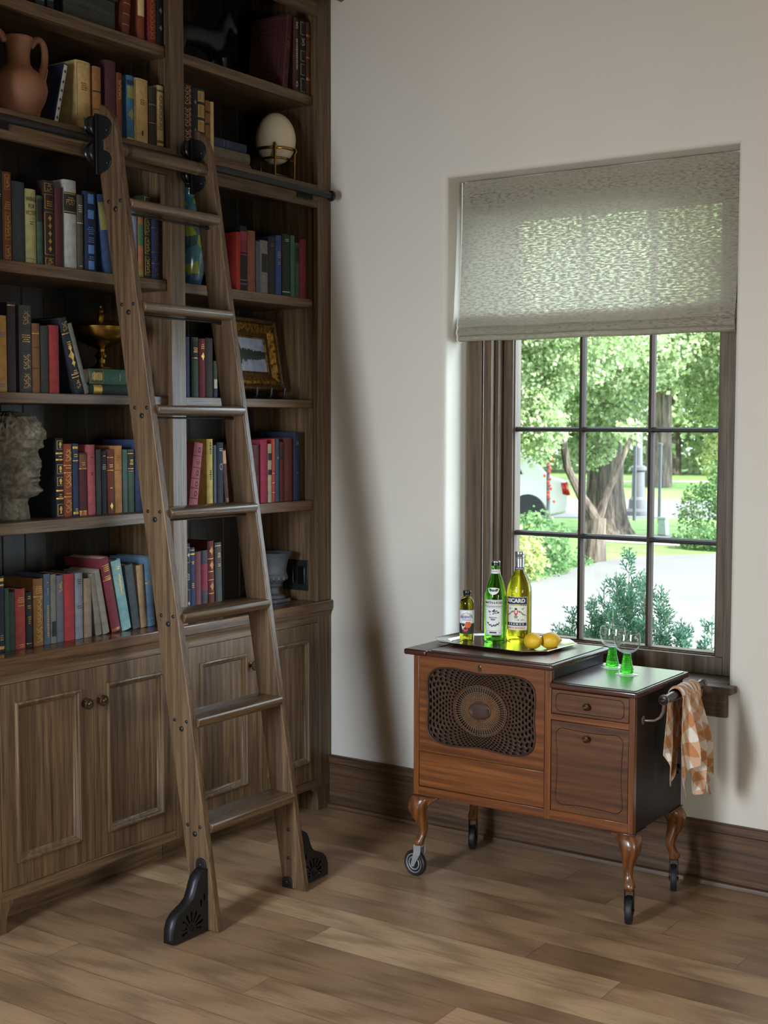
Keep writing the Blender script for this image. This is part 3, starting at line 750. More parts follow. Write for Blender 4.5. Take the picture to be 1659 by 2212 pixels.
('RE',-0.06,-0.286,0.0174,0.2424,0,'c02f20',[('v',0.5,0.95,0.3,'gold'),('b',0.45,0.46,'palegrey'),('b',0.3,0.31,'palegrey'),('b',0.15,0.16,'palegrey')],'thin orange-red book with white lettering'),
('RE',-0.06,-0.2619,0.0274,0.2427,0,'33455e',[('d',0.7,0.4,'gold')],'steel blue book beside thin orange-red book'),
('RE',-0.06,-0.2349,0.0239,0.2295,0,'5c1a18',[('p',0.7,0.93,0.9,'dark')],'dark wine book with black label beside steel blue book'),
('RE',-0.06,-0.1924,0.0534,0.2452,0,'6a2a22',[],'thick brick red book beside tall midnight blue book'),
('RE',-0.06,-0.1399,0.0423,0.2672,0,'1f2b45',[('t',0.85,2,0.5,'grey'),('t',0.4,1,0.4,'grey')],'tall midnight blue book against end panel'),
('RF',-0.07,-0.7556,0.0194,0.275,0,'171b18',[('r',0.75,0.95,0.8,'palegrey'),('d',0.85,0.6,'palegrey'),('t',0.6,4,0.7,'palegrey'),('r',0.05,0.4,0.8,'palegrey'),('d',0.22,0.6,'palegrey')],'slim black book with silver lattice by divider on worktop'),
('RF',-0.07,-0.732,0.0252,0.2585,0,'1f2f58',[('b',0.9,0.92,'gold'),('t',0.8,2,0.6,'gold'),('t',0.5,3,0.5,'gold'),('b',0.96,0.97,'gold')],'royal blue gilt book beside silver-lattice book'),
('RF',-0.07,-0.7018,0.0321,0.2417,0,'7c3a40',[],'dusty rose book beside royal blue gilt book'),
('RF',-0.07,-0.6671,0.0347,0.2436,0,'3f434c',[('p',0.4,0.8,1.0,'wine')],'grey book with crimson band on worktop'),
('RF',-0.07,-0.6284,0.0326,0.275,-0.0214,'6e1f16',[('d',0.87,0.7,'copper'),('b',0.76,0.77,'gold'),('d',0.68,0.7,'copper'),('b',0.59,0.6,'gold'),('b',0.48,0.49,'gold'),('d',0.4,0.7,'copper'),('b',0.3,0.31,'gold'),('t',0.16,3,0.6,'gold')],'tall red leather book with round ornaments,seen between ladder rails'),
('RF',-0.07,-0.5873,0.0356,0.2668,-0.0215,'474845',[('t',0.85,3,0.5,'gold'),('t',0.7,2,0.5,'gold'),('b',0.95,0.96,'gold')],'grey-green gilt book beside tall red leather book')]
FLATS=[
('D',-0.05,-1.2324,-1.0674,1.6662,1.7174,'2e5a4a','green flat-lying book with gilt label under brass bowl',1),
('D',-0.05,-1.231,-1.0594,1.6361,1.6663,'17302c','dark green flat book with gold band,bottom of bowl stack',0),
('RB',-0.05,-0.6274,-0.4498,2.5096,2.5605,'2a3350','blue flat book on top of stack beside egg',2),
('RB',-0.05,-0.6277,-0.4303,2.4732,2.5359,'6b5f48','taupe flat book in middle of stack beside egg',1),
('RB',-0.05,-0.6403,-0.424,2.4562,2.4908,'7a4a34','brown flat book with orange ribbon,bottom of stack beside egg',0),
('RF',-0.08,-0.5579,-0.4318,0.8932,0.9209,'2b4a78','blue flat book lying on worktop beside urn',0)]

ROWZ = dict(A=2.805, B=2.461, C=2.026, D=1.633, E=1.24, F=.84, RA=2.805, RB=2.461, RC=2.026, RD=1.633, RE=1.24, RF=.84)

def book(t, h, d, col, orn, lean=0, flat=False):
    """a book standing at the origin: spine faces +x, boards at y = +-t/2"""
    bm = bmesh.new()
    bul = min(.16 * t, .006)
    n = 8
    bt = .0028
    def spine(s):                       # s in -1..1 across the spine
        return (bul * (sqrt(max(0, 1 - (s * .93) ** 2)) - .37) / .63 - bul, s * t / 2)
    out = [(-d, -t / 2)] + [spine(-1 + 2 * k / n) for k in range(n + 1)] + [(-d, t / 2)]
    inn = [(-d, -t / 2 + bt)] + [(spine(-1 + 2 * k / n)[0] - bt, max(-t / 2 + bt, min(t / 2 - bt, spine(-1 + 2 * k / n)[1]))) for k in range(n + 1)] + [(-d, t / 2 - bt)]
    rows = [[(x, y, z) for x, y in out] for z in (0, h)]
    O = grid(bm, rows)
    I = grid(bm, [[(x, y, z) for x, y in inn] for z in (0, h)])
    for k in (0, 1):
        for i in range(len(out) - 1): bm.faces.new((O[k][i], O[k][i + 1], I[k][i + 1], I[k][i]))
    for i in (0, -1): bm.faces.new((O[0][i], O[1][i], I[1][i], I[0][i]))
    mats = [clothmat(col)]
    idx = {}
    def mi(a):
        if a not in idx:
            idx[a] = len(mats)
            mats.append(ACCM[a])
        return idx[a]
    def patch(s0, s1, z0, z1, a, lift=.00035, k=None):
        k = k or max(1, int((s1 - s0) * 4))
        rows = [[], []]
        for i in range(k + 1):
            x, y = spine(s0 + (s1 - s0) * i / k)
            rows[0].append((x + lift, y, z0)); rows[1].append((x + lift, y, z1))
        grid(bm, rows, mi(a))
    r = random.Random(int(t * 1e5) + int(h * 1e4))
    def squig(s, z, w, ww, a):           # closed little outline quads
        patch(s - w / 2, s + w / 2, z - ww / 2, z + ww / 2, a, .0006)
    lift2 = .0005
    for o in orn:
        k = o[0]
        if k == 'b': patch(-.97, .97, h * o[1], h * o[2], o[3], lift2)
        elif k == 'p': patch(-o[3] * .97, o[3] * .97, h * o[1], h * o[2], o[4], .0003)
        elif k == 'r':
            z0, z1, w = h * o[1], h * o[2], o[3]
            e = .0011
            es = e / (t / 2)
            for q in ((-w, w, z0, z0 + e), (-w, w, z1 - e, z1), (-w, -w + es, z0, z1), (w - es, w, z0, z1)): patch(*q, o[4], lift2)
        elif k == 't':
            ln = o[2]
            for i in range(ln):
                z = h * o[1] - i * .0065
                w = o[3] * (.65 + .35 * r.random())
                s = -w
                while s < w:
                    l = min((.2 + .22 * r.random()), w - s)
                    patch(s, s + l, z - .0014, z + .0014, o[4], .0007, 1)
                    s += l + .07
        elif k == 'v':
            z = h * o[1]
            while z < h * o[2]:
                l = .002 + .0035 * r.random()
                w = o[3] * (.8 + .4 * r.random())
                patch(-w, w, z, z + l, o[4], lift2, 2)
                z += l + .0025
        elif k in 'dou':
            if k == 'u': zc, hw, hh = h * (o[1] + o[2]) / 2, o[3], h * (o[2] - o[1]) / 2
            else: zc, hw, hh = h * o[1], o[2], o[2] * t * .75
            a = o[-1]
            if k == 'u': pr = [(0, -1), (.75, -1), (.3, -.7), (.35, -.4), (.95, .1), (.9, .5), (.45, .75), (.6, 1), (0, 1)]
            elif k == 'd': pr = [(0, -1), (.35, -.45), (1, 0), (.35, .45), (0, 1)]
            else: pr = [(sin(q * pi / 8), -cos(q * pi / 8)) for q in range(9)]
            ring = [(p * hw, q * hh) for p, q in pr] + [(-p * hw, q * hh) for p, q in pr[-2:0:-1]]
            V_ = []
            for s, z in ring:
                x, y = spine(max(-1, min(1, s)))
                V_.append((x + .0009, y, zc + z))
            if k == 'o':
                W_ = [((x, y * .0 + (y) * .6, zc + (z - zc) * .6)) for x, y, z in V_]
                grid(bm, [V_, W_], mi(a), wrap=True)
            else:
                c = bm.verts.new((spine(0)[0] + .0010, 0, zc))
                vv = [bm.verts.new(p) for p in V_]
                for i in range(len(vv)): bm.faces.new((vv[i], vv[(i + 1) % len(vv)], c)).material_index = mi(a)
        elif k in 'fs':
            z0, z1, w, a = h * o[1], h * o[2], o[3], o[4]
            n2 = max(2, int((z1 - z0) / .009))
            for i in range(n2):
                zc = z0 + (i + .5) * (z1 - z0) / n2
                hh = (z1 - z0) / n2 * .5
                for sg in (-1, 1):
                    # curled leaf: a strip that winds once
                    rows = [[], []]
                    m_ = 8
                    for q in range(m_ + 1):
                        u = q / m_
                        an = sg * u * 4.6 + (i % 2) * 1.5
                        rad = (1 - .72 * u)
                        s = sg * w * .5 + w * .48 * rad * cos(an)
                        z = zc + hh * 1.1 * rad * sin(an)
                        wd = .0011 if k == 'f' else .0008
                        x, y = spine(max(-1, min(1, s)))
                        rows[0].append((x + .0006, y - wd * cos(an), z - wd * sin(an)))
                        rows[1].append((x + .0006, y + wd * cos(an), z + wd * sin(an)))
                    grid(bm, rows, mi(a))
        elif k == 'K':                       # stamped front board (the side at -y)
            yb_ = -t / 2 - .0004
            def bq(u0, u1, v0, v1):
                vv = [bm.verts.new((-d + d * a, yb_, h * b_)) for a, b_ in ((u0, v0), (u1, v0), (u1, v1), (u0, v1))]
                bm.faces.new(vv).material_index = mi(o[2])
            if o[1] == 'frame':
                for m_, e in ((.06, .008), (.17, .006), (.27, .008), (.33, .004)):
                    a0, a1, b0, b1 = m_, 1 - m_, m_ * .75, 1 - m_ * .75
                    bq(a0, a1, b0, b0 + e); bq(a0, a1, b1 - e, b1); bq(a0, a0 + e * 1.4, b0, b1); bq(a1 - e * 1.4, a1, b0, b1)
                for i in range(30):
                    for j in range(44):
                        u, v = .07 + .86 * i / 29, .055 + .89 * j / 43
                        inner = .17 < u < .83 and .13 < v < .87
                        core = .35 < u < .65 and .27 < v < .73
                        if (not inner or core) and (i + j) % 2 == 0: bq(u - .008, u + .008, v - .006, v + .006)
            else:
                for j in range(26):
                    for i in range(30):
                        u, v = .02 + .96 * i / 29, .02 + .96 * j / 25
                        q = .011 if j % 3 == 0 else .005
                        if j % 3 == 0 or (i * 7 + j * 3) % 4 == 0: bq(u - q, u + q, v - .008, v + .008)
        elif k == 'T':
            zz = h * o[2]
            for i, wd in enumerate(o[1].split('\n')):
                sz = o[3]
                vs, fs = text2d(wd, sz, sy=1.5)
                wmax = max(abs(a) for a, b_ in vs)
                f = min(1, t * .46 / wmax)
                V_ = []
                for a, b_ in vs:
                    x, y = spine(max(-1, min(1, a * f * 2 / t)))
                    V_.append(bm.verts.new((x + .0009, y, zz - i * sz * 1.65 + b_)))
                for q in fs:
                    try: bm.faces.new([V_[j] for j in q]).material_index = mi(o[4])
                    except ValueError: pass
    return bm, mats, bt

KIND = {}
def place_book(x, y, z, t, h, lean, col, orn, label, d=.15, rx=0, group='books on the library shelves'):
    root = thing('book', label, 'book', (x, y, z), group, rot=(rx if rx else -lean, 0, 0))
    bm, mats, bt = book(t, h, d, col, orn)
    obj('cover', bm, mats, root, world=False, recalc=True, ang=50)
    bm = bmesh.new()
    box(bm, -d + .004, -.0085, -t / 2 + bt, t / 2 - bt, .0035, h - .0035)
    obj('page_block', bm, PAGES, root, world=False)
    return root

br = random.Random(5)
for row, x, y, t, h, lean, col, orn, label in BOOKS:
    z = ROWZ[row] + .0004
    d = min(.262, max(.12, h * .66 + br.uniform(-.012, .012)))
    if lean: z += abs(sin(lean)) * t / 2
    place_book(x, y, z, t, h, lean, col, orn, label, d)
# patterned cover and stamped cover details stay in the books' own meshes
for row, x, ya, yb, z0, z1, col, label, k in FLATS:
    L_ = yb - ya
    if row == 'D': z0, z1, x = ((1.6335, 1.6665, -.05), (1.667, 1.717, -.05))[k]
    if row == 'RB': z0, z1 = ((2.4615, 2.487), (2.4875, 2.527), (2.5275, 2.558))[k]
    if row == 'RF': z0, z1, x = .8405, .884, -.2
    if row == 'RB': L_ += .03; ya -= .03
    orn = {0: [('p', .08, .3, .95, 'gold')] if row == 'D' else [], 1: [('r', .02, .36, .9, 'gold'), ('t', .2, 1, .6, 'gold'), ('v', .07, .32, .5, 'gold')] if row == 'D' else [], 2: [('b', .5, .51, 'grey'), ('b', .6, .61, 'grey')]}[k]
    if row == 'D': orn = [tuple([o[0]] + [1 - o[2], 1 - o[1]] + list(o[3:])) if o[0] in 'prv' else o for o in orn]
    root = place_book(x, yb if row == 'D' else yb, (z0 + z1) / 2, z1 - z0 - .0006, L_, 0, col, orn, label, .17, rx=radians(90))
    if 'ribbon' in label:
        bm = bmesh.new()
        grid(bm, [[(.001, .004, L_ * .86), (.001, .006, L_ * .8)], [(.012, -.004, L_ * .84), (.012, -.003, L_ * .78)], [(.016, -.016, L_ * .80), (.016, -.017, L_ * .74)]])
        obj('ribbon', bm, plain('orange_ribbon', 'b0401a', .7), root, world=False, recalc=False)

# ------------------------------------------------------------------ rolling ladder
lad = thing('ladder', 'oak rolling library ladder with seven steps leaning on the iron rail', 'ladder', (.5, -1.06, 0))
xf = lambda z: .529 - .162 * z
def siderail(y0, y1):
    bm = bmesh.new()
    z0 = .004
    pts = [(xf(z0) - .093, z0), (xf(z0), z0), (xf(1.2), 1.2), (.136, 2.425), (.130, 2.452), (.118, 2.478), (.103, 2.499), (.086, 2.515), (.066, 2.526), (.0635, 2.522), (.0635, 2.30), (xf(2.29) - .093, 2.29)]
    prism(bm, pts, 'y', y0, y1)
    return obj('side_rail', bm, oak('z'), lad, bevel=.0035, seg=3)
RL = siderail(-1.288, -1.264)
RR = siderail(-.857, -.833)
STEP = [.325 + .3178 * k for k in range(7)]
def head(parent, x, y, z, r, h, name='screw', out=-1):
    bm = bmesh.new()
    pr = [(r, 0), (r, h * .35), (r * .85, h * .7), (r * .5, h * .95), (r * .3, h * .95), (r * .26, h * .6), (0, h * .6)]
    lathe(bm, [(a, out * b_) for a, b_ in pr], 14, (x, y, z), axis='y')
    return obj(name, bm, BLACK, parent)
SCR = plain('screw_black', '24262a', .3, .8)
for i, z in enumerate(STEP):
    bm = bmesh.new()
    f = xf(z) + .013
    bk = xf(z) - .098
    pts = [(bk, z - .031), (bk, z), (f - .010, z), (f - .004, z - .002), (f - .0005, z - .0065), (f, z - .013), (f - .002, z - .021), (f - .006, z - .027), (f - .012, z - .031)]
    prism(bm, pts, 'y', -1.2645, -.8565)
    obj('step', bm, wood('oakstep_', axis='y', rough=.27, coat=.2, **OAK), lad, bevel=.0012, ang=25)
    zr = z - .0385
    xr = xf(zr) - .05
    bm = bmesh.new(); lathe(bm, [(.0032, 0), (.0032, .43)], 8, (xr, -1.276, zr), axis='y')
    lathe(bm, [(.006, 0), (.006, .012), (.0035, .02)], 10, (xr, -1.266, zr), axis='y')
    lathe(bm, [(.0035, -.02), (.006, -.012), (.006, 0)], 10, (xr, -.855, zr), axis='y')
    obj('tie_rod', bm, BLACK, lad)
    for rl, yy, o in ((RL, -1.288, -1), (RR, -.833, 1)):
        head(rl, xr + .006, yy, zr + .006, .0085, .005, 'rod_nut', o)
        for dx in (-.0185, -.068): head(rl, xf(z - .009) + dx, yy, z - .008, .0056, .004, 'screw', o)
for zz in (.2, .105): head(RR, .4595, -.857, zz, .0058, .004)
# round grab bar with turned grooves
bm = bmesh.new()
pr = [(.0205, 0)]
for yy in (.040, .046, .052, .355, .361, .367): pr += [(.0215, yy - .0018), (.0192, yy - .0005), (.0192, yy + .0005), (.0215, yy + .0018)]
pr.append((.0205, .407))
lathe(bm, pr, 28, (.106, -1.264, 2.387), axis='y')
obj('grab_bar', bm, oak('y'), lad, ang=60)
bm = bmesh.new(); lathe(bm, [(.0001, -.0015), (.010, -.0012), (.010, 0)], 18, (.102, -1.288, 2.39), axis='y')
obj('wood_plug', bm, wood('plug_', '35281c', '54402c', '6a5238', axis='x'), RL)
# roller hangers
def hanger(yp):
    t = obj('roller_hanger', hanger_mesh(yp), BLACK, lad, bevel=.0008)
    for zc, s in ((2.4605, 1), (2.3795, 1)):
        bm = bmesh.new()
        lathe(bm, [(0, -.018), (.012, -.0175), (.023, -.0165), (.030, -.013), (.033, -.009), (.031, -.005), (.0275, -.002), (.0275, .002), (.031, .005), (.033, .009), (.030, .0125), (.022, .0148), (.012, .0152), (.0, .0155)], 30, (.040, yp + .001, zc), axis='x')
        obj('wheel', bm, plain('wheel_black', '18181a', .25, .3), t)
        bm = bmesh.new(); lathe(bm, [(.006, 0), (.006, .012)], 10, (.046, yp + .001, zc), axis='x')
        obj('axle', bm, BLACK, t)
    for zc in (2.443, 2.343): head(t, .097, yp - .0045, zc, .0062, .004)
def hanger_mesh(yp):
    bm = bmesh.new()
    n = 40
    pts = []
    for k in range(n + 1):
        z = 2.313 + (2.492 - 2.313) * k / n
        x = .079
        for c, a, hh in ((2.452, .060, .040), (2.350, .058, .037)):
            u = (z - c) / hh
            if abs(u) < 1: x = max(x, .058 + a * sqrt(1 - u * u) * .98)
        if z > 2.452 + .02: x = min(x, .058 + .06 * sqrt(max(0, 1 - ((z - 2.452) / .041) ** 2)))
        if z < 2.35 - .02: x = min(x, .058 + .058 * sqrt(max(0, 1 - ((z - 2.35) / .0375) ** 2)))
        pts.append((max(x, .062), z))
    prism(bm, [(.057, 2.313)] + pts + [(.057, 2.492)], 'y', yp - .0048, yp - .0002)
    box(bm, .0572, .0615, yp - .0165, yp + .012, 2.313, 2.495)
    box(bm, .0575, .066, yp - .0165, yp - .0035, 2.31, 2.495)
    return bm
hanger(-1.288)
hanger(-.857)
# wheel brackets at the foot
OUTL = [(0, .195), (.017, .19), (.036, .178), (.047, .160), (.055, .138), (.066, .117), (.082, .105), (.104, .096), (.126, .086), (.142, .071), (.151, .048), (.153, .02), (.1525, .006), (0, .006)]
def foot(y, s):
    pts = [(y + s * d, z) for d, z in OUTL]
    def plate(x0, x1, holes):
        bm = bmesh.new()
        E = []
        for lp in [pts] + holes:
            vv = [bm.verts.new((x1, a, b_)) for a, b_ in lp]
            E += [bm.edges.new((vv[i], vv[(i + 1) % len(vv)])) for i in range(len(vv))]
        bmesh.ops.triangle_fill(bm, use_beauty=True, use_dissolve=False, edges=E)
        r = bmesh.ops.extrude_face_region(bm, geom=bm.faces[:])
        bmesh.ops.translate(bm, verts=[g for g in r['geom'] if isinstance(g, bmesh.types.BMVert)], vec=(x0 - x1, 0, 0))
        return bm
    hub = (y + s * .073, .032)
    holes = []
    for k in range(9):
        a = radians(-12 + k * 25.5)
        ri, ro = .019, .052 if 1 < k < 8 else .044
        if s * cos(a) < -.5 and ro > .05: ro = .05
        w0, w1 = .0022, .0048
        ca, sa = cos(a), sin(a)
        h = []
        for rr, w in ((ri, -w0), (ro - .004, -w1), (ro, -w1 * .4), (ro, w1 * .4), (ro - .004, w1), (ri, w0)):
            h.append((hub[0] + s * (rr * ca - w * sa), hub[1] + rr * sa + w * ca))
        if min(q[1] for q in h) > .009: holes.append(h)
    for k, (dx, dz) in enumerate(((.012, .112), (.027, .104))):
        cx, cz = y + s * (dx + .004), dz
        holes.append([(cx + s * .0042 * cos(q * pi / 5), cz + .012 * sin(q * pi / 5) - (.006 if k == 1 else 0)) for q in range(10)])
    t = obj('foot_bracket', plate(.4865, .490, holes), BLACK, lad, smooth=False)
    bm = bmesh.new()
    rows = [[(.4868, a, b_) for a, b_ in pts[:-1]], [(.452, a, b_) for a, b_ in pts[:-1]]]
    grid(bm, rows)
    o = obj('rim', bm, BLACK, t, recalc=False)
    sm = o.modifiers.new('Solid', 'SOLIDIFY'); sm.thickness = .003; sm.offset = 0
    obj('back_plate', plate(.452, .4545, []), BLACK, t, smooth=False)
    bm = bmesh.new(); lathe(bm, [(0, -.012), (.026, -.012), (.0295, -.008), (.0295, .008), (.026, .012), (0, .012)], 26, (.470, hub[0], .030), axis='x')
    obj('wheel', bm, plain('rubber_black', '121212', .7), t)
    bm = bmesh.new(); lathe(bm, [(.0085, 0), (.0085, .002), (.006, .005), (.0, .0062)], 16, (.490, hub[0], hub[1]), axis='x')
    obj('hub_bolt', bm, SCR, t)
    yo = y + s * .006
    bm = bmesh.new()
    prism(bm, [(.445, .178), (.484, .178), (.484, .205), (.480, .216), (.472, .222), (.464, .2235), (.456, .222), (.449, .216), (.445, .205)], 'y', y + s * .0002, yo)
    obj('tab', bm, BLACK, t, bevel=.001)
    head(t, .464, yo, .203, .0062, .004, 'screw', s)
    yi = y - s * .024
    bm = bmesh.new()
    prism(bm, [(.436, .005), (.475, .005), (.475, .026), (.471, .036), (.463, .041), (.456, .0425), (.448, .041), (.440, .036), (.436, .026)], 'y', yi - s * .0002, yi - s * .006)
    obj('inner_tab', bm, BLACK, t, bevel=.001)
    head(t, .455, yi - s * .006, .024, .0058, .004, 'screw', -s)
foot(-1.288, -1)
foot(-.833, 1)

# ------------------------------------------------------------------ things on the shelves
# clay jug
TERRA = plain('terracotta', '7a4e33', .62, var=.28, vscale=9, bump=.25, bscale=50)
jc = (-.092, -1.473, 2.4614)
jug = thing('clay_jug', 'terracotta two-handled jug on the shelf with the iron rail', 'jug', jc)
bm = bmesh.new()
lathe(bm, [(0, 0), (.050, 0), (.055, .006), (.066, .03), (.082, .062), (.089, .092), (.084, .118), (.066, .140), (.047, .154), (.0375, .168), (.0355, .19), (.0385, .215), (.0435, .232), (.0485, .240), (.0475, .246), (.042, .243), (.036, .22), (.032, .19), (.0, .18)], 44, jc, axis='z')
obj('body', bm, TERRA, jug)
for s in (-1, 1):
    bm = bmesh.new()
    P = [(.041, .222), (.054, .245), (.072, .258), (.088, .252), (.097, .230), (.097, .198), (.090, .165), (.080, .138), (.071, .126)]
    tube(bm, [(jc[0] + s * a * .12, jc[1] + s * a, jc[2] + z) for a, z in P], [.0105, .010, .010, .010, .010, .010, .0105, .012, .010], 12, flat=1.3)
    o = obj('handle', bm, TERRA, jug)
    m_ = o.modifiers.new('Sub', 'SUBSURF'); m_.levels = m_.render_levels = 1

# dark chest on the topmost shelf
ch = thing('wooden_chest', 'grey-black wooden chest with projecting lid on topmost shelf', 'chest', (-.15, -1.215, 2.8054))
CHM = wood('chest_', '17181a', '2a2b2c', '3a3a38', axis='y', rough=.6)
bm = bmesh.new(); box(bm, -.24, -.05, -1.325, -1.105, 2.8054, 2.9)
obj('body', bm, CHM, ch, bevel=.002)
bm = bmesh.new(); box(bm, -.246, -.042, -1.332, -1.098, 2.9005, 2.918)
obj('lid', bm, CHM, ch, bevel=.004)

# dark animal figurine: one skinned body
def skin(name, pts, edges, mat, parent=None, sub=2):
    me = bpy.data.meshes.new(name)
    me.from_pydata([p[0] for p in pts], edges, [])
    o = bpy.data.objects.new(name, me)
    link(o, parent)
    md = o.modifiers.new('Skin', 'SKIN')
    md.use_smooth_shade = True
    me.materials.append(mat)
    sv = me.skin_vertices[0].data
    for i, p in enumerate(pts):
        r = p[1]
        sv[i].radius = r if isinstance(r, tuple) else (r, r)
    sv[0].use_root = True
    s = o.modifiers.new('Sub', 'SUBSURF'); s.levels = s.render_levels = sub
    return o
fx, fz = -.14, 2.806
P = [((fx, -.62, fz + .118), .043), ((fx, -.70, fz + .12), .045), ((fx, -.53, fz + .118), .042), ((fx, -.49, fz + .15), .03), ((fx + .004, -.475, fz + .19), .024), ((fx + .008, -.462, fz + .212), .021), ((fx + .014, -.435, fz + .182), .0155), ((fx + .018, -.42, fz + .160), .012),
     ((fx + .022, -.50, fz + .06), .015), ((fx + .022, -.495, fz + .012), .0115), ((fx - .022, -.51, fz + .06), .015), ((fx - .022, -.505, fz + .012), .0115),
     ((fx + .024, -.725, fz + .06), .016), ((fx + .024, -.735, fz + .012), .0115), ((fx - .024, -.735, fz + .06), .016), ((fx - .024, -.745, fz + .012), .0115),
     ((fx + .010, -.468, fz + .245), .005), ((fx + .022, -.464, fz + .240), .005), ((fx, -.755, fz + .13), .012), ((fx, -.785, fz + .07), .010)]
Ed = [(0, 1), (0, 2), (2, 3), (3, 4), (4, 5), (5, 6), (6, 7), (2, 8), (8, 9), (2, 10), (10, 11), (1, 12), (12, 13), (1, 14), (14, 15), (5, 16), (5, 17), (1, 18), (18, 19)]
fig = skin('horse_figurine', P, Ed, plain('dark_bronze', '1a1b1e', .4, .4))
tag(fig, 'black horse figurine in the shadows beside large oxblood book', 'figurine')

# brass covered bowl on two flat books
bw = thing('brass_bowl', 'footed brass bowl with finial lid standing on two flat books', 'bowl', (-.13, -1.108, 1.7174))
bc_ = (-.13, -1.108, 1.7174)
bm = bmesh.new()
lathe(bm, [(0, 0), (.040, 0), (.043, .003), (.040, .007), (.024, .013), (.015, .022), (.0135, .035), (.019, .042), (.021, .048), (.016, .054), (.011, .060), (.013, .068), (.024, .073), (.05, .083), (.078, .098), (.095, .117), (.101, .136), (.099, .136), (.09, .118), (0, .085)], 48, bc_)
obj('body', bm, BRASS, bw)
bm = bmesh.new()
lathe(bm, [(.104, .1365), (.105, .140), (.099, .143), (.088, .148), (.066, .157), (.04, .163), (.017, .166), (.010, .170), (.012, .176), (.015, .180), (.012, .185), (.0075, .189), (.0105, .195), (.0075, .201), (.004, .205), (.006, .210), (.003, .217), (0, .219)], 48, bc_)
obj('lid', bm, BRASS, bw)

# stone head
def stone():
    m, nt, b = newmat('weathered_stone')
    L = nt.links.new
    tc = N(nt, 'ShaderNodeTexCoord')
    a = N(nt, 'ShaderNodeTexNoise', Scale=9.0, Detail=8.0, Roughness=.7); L(tc.outputs['Object'], a.inputs['Vector'])
    r = ramp(nt, a.outputs[0], [(.3, lin('3f382f')), (.5, lin('6f675a')), (.7, lin('8f8678'))])
    n2 = N(nt, 'ShaderNodeTexNoise', Scale=60.0, Detail=6.0); L(tc.outputs['Object'], n2.inputs['Vector'])
    r2 = ramp(nt, n2.outputs[0], [(.35, (.5, .47, .43, 1)), (.6, (1, 1, 1, 1))])
    L(mix(nt, 1.0, r.outputs[0], r2.outputs[0], 'MULTIPLY'), b.inputs['Base Color'])
    b.inputs['Roughness'].default_value = .95
    bp = N(nt, 'ShaderNodeBump', Strength=.7, Distance=.006); L(n2.outputs[0], bp.inputs['Height']); L(bp.outputs[0], b.inputs['Normal'])
    return m
def bust():
    H = .338
    bm = bmesh.new()
    rows = []
    nz, na = 120, 120
    def interp(tab, t):
        for (a, va), (b_, vb) in zip(tab, tab[1:]):
            if a <= t <= b_:
                u = (t - a) / (b_ - a); u = u * u * (3 - 2 * u)
                return va + (vb - va) * u
        return tab[-1][1]
    front = [(0, .058), (.09, .054), (.15, .050), (.19, .056), (.225, .088), (.27, .098), (.31, .094), (.35, .092), (.40, .092), (.46, .094), (.52, .094), (.58, .090), (.64, .091), (.70, .102), (.80, .101), (.88, .090), (.94, .070), (.98, .038), (1, 0)]
    back = [(0, .066), (.15, .064), (.25, .072), (.38, .094), (.55, .116), (.72, .120), (.85, .106), (.94, .074), (.98, .040), (1, 0)]
    wid = [(0, .062), (.12, .056), (.2, .058), (.28, .064), (.38, .076), (.5, .084), (.62, .088), (.75, .092), (.86, .084), (.94, .060), (.98, .032), (1, 0)]
    for i in range(nz + 1):
        t = i / nz
        t = 1 - (1 - t) ** 1.15 if t > .9 else t
        f, b_, w = interp(front, t), interp(back, t), interp(wid, t)
        row = []
        for k in range(na):
            a = 2 * pi * k / na                 # 0 = face direction
            c, s = cos(a), sin(a)
            ry = f if c > 0 else b_
            pw = 2.35
            rad = 1 / ((abs(c) / ry) ** pw + (abs(s) / w) ** pw) ** (1 / pw) if f > 1e-6 else 0
            d = (a + pi) % (2 * pi) - pi
            g = lambda z0, sz, a0, sa: math.exp(-((t - z0) / sz) ** 2 - ((abs(d) - a0) / sa) ** 2)
            dr = 0
            nz_ = max(0, min(1, (.655 - t) / .17)) if t > .485 else max(0, 1 - (.485 - t) / .025)
            if t < .66: dr += (.004 + .017 * nz_) * math.exp(-(d / .20) ** 2) * (1 if t > .455 else 0) * (.75 if t < .53 else 1)
            dr -= .022 * g(.612, .036, .46, .24)          # eye sockets
            dr += .009 * g(.608, .016, .46, .14)          # eyeballs
            dr += .010 * g(.668, .02, .42, .36)           # brow
            dr += .009 * g(.402, .015, 0, .30)            # upper lip
            dr += .010 * g(.363, .015, 0, .27)           # lower lip
            dr -= .010 * g(.383, .008, 0, .36)
            dr -= .011 * g(.325, .02, 0, .38)
            dr += .012 * g(.27, .032, 0, .32)              # chin
            dr += .006 * g(.50, .05, .75, .28)            # cheek
            dr -= .005 * g(.40, .05, .72, .2)
            dr += .013 * g(.56, .055, 1.62, .13)          # ear
            dr -= .006 * g(.56, .03, 1.62, .05)
            if t > .74 or (abs(d) > 1.75 and t > .3):     # curled hair
                hv = mnoise.noise(Vector((c * 7, s * 7, t * 13)))
                dr += .004 + .018 * abs(hv)
            p = Vector((s * (rad + dr), c * (rad + dr), t * H))
            p += p.normalized() * .0022 * mnoise.noise(p * 42) if rad > 0 else Vector((0, 0, 0))
            row.append(p)
        rows.append(row)
    A = radians(-68)                                     # face looks along +y, turned a little to the room
    ca, sa = cos(A), sin(A)
    rows = [[(-.155 + p.x * ca - p.y * sa, -1.478 + p.x * sa + p.y * ca, 1.2402 + p.z) for p in r] for r in rows]
    Vv = grid(bm, rows, wrap=True)
    bm.faces.new(Vv[0][::-1])
    return bm
bust_o = obj('stone_bust', bust(), stone(), None, ang=80, origin=(-.155, -1.478, 1.2402))
tag(bust_o, 'weathered carved stone bust of a curly head beside urn-stamped book', 'sculpture')

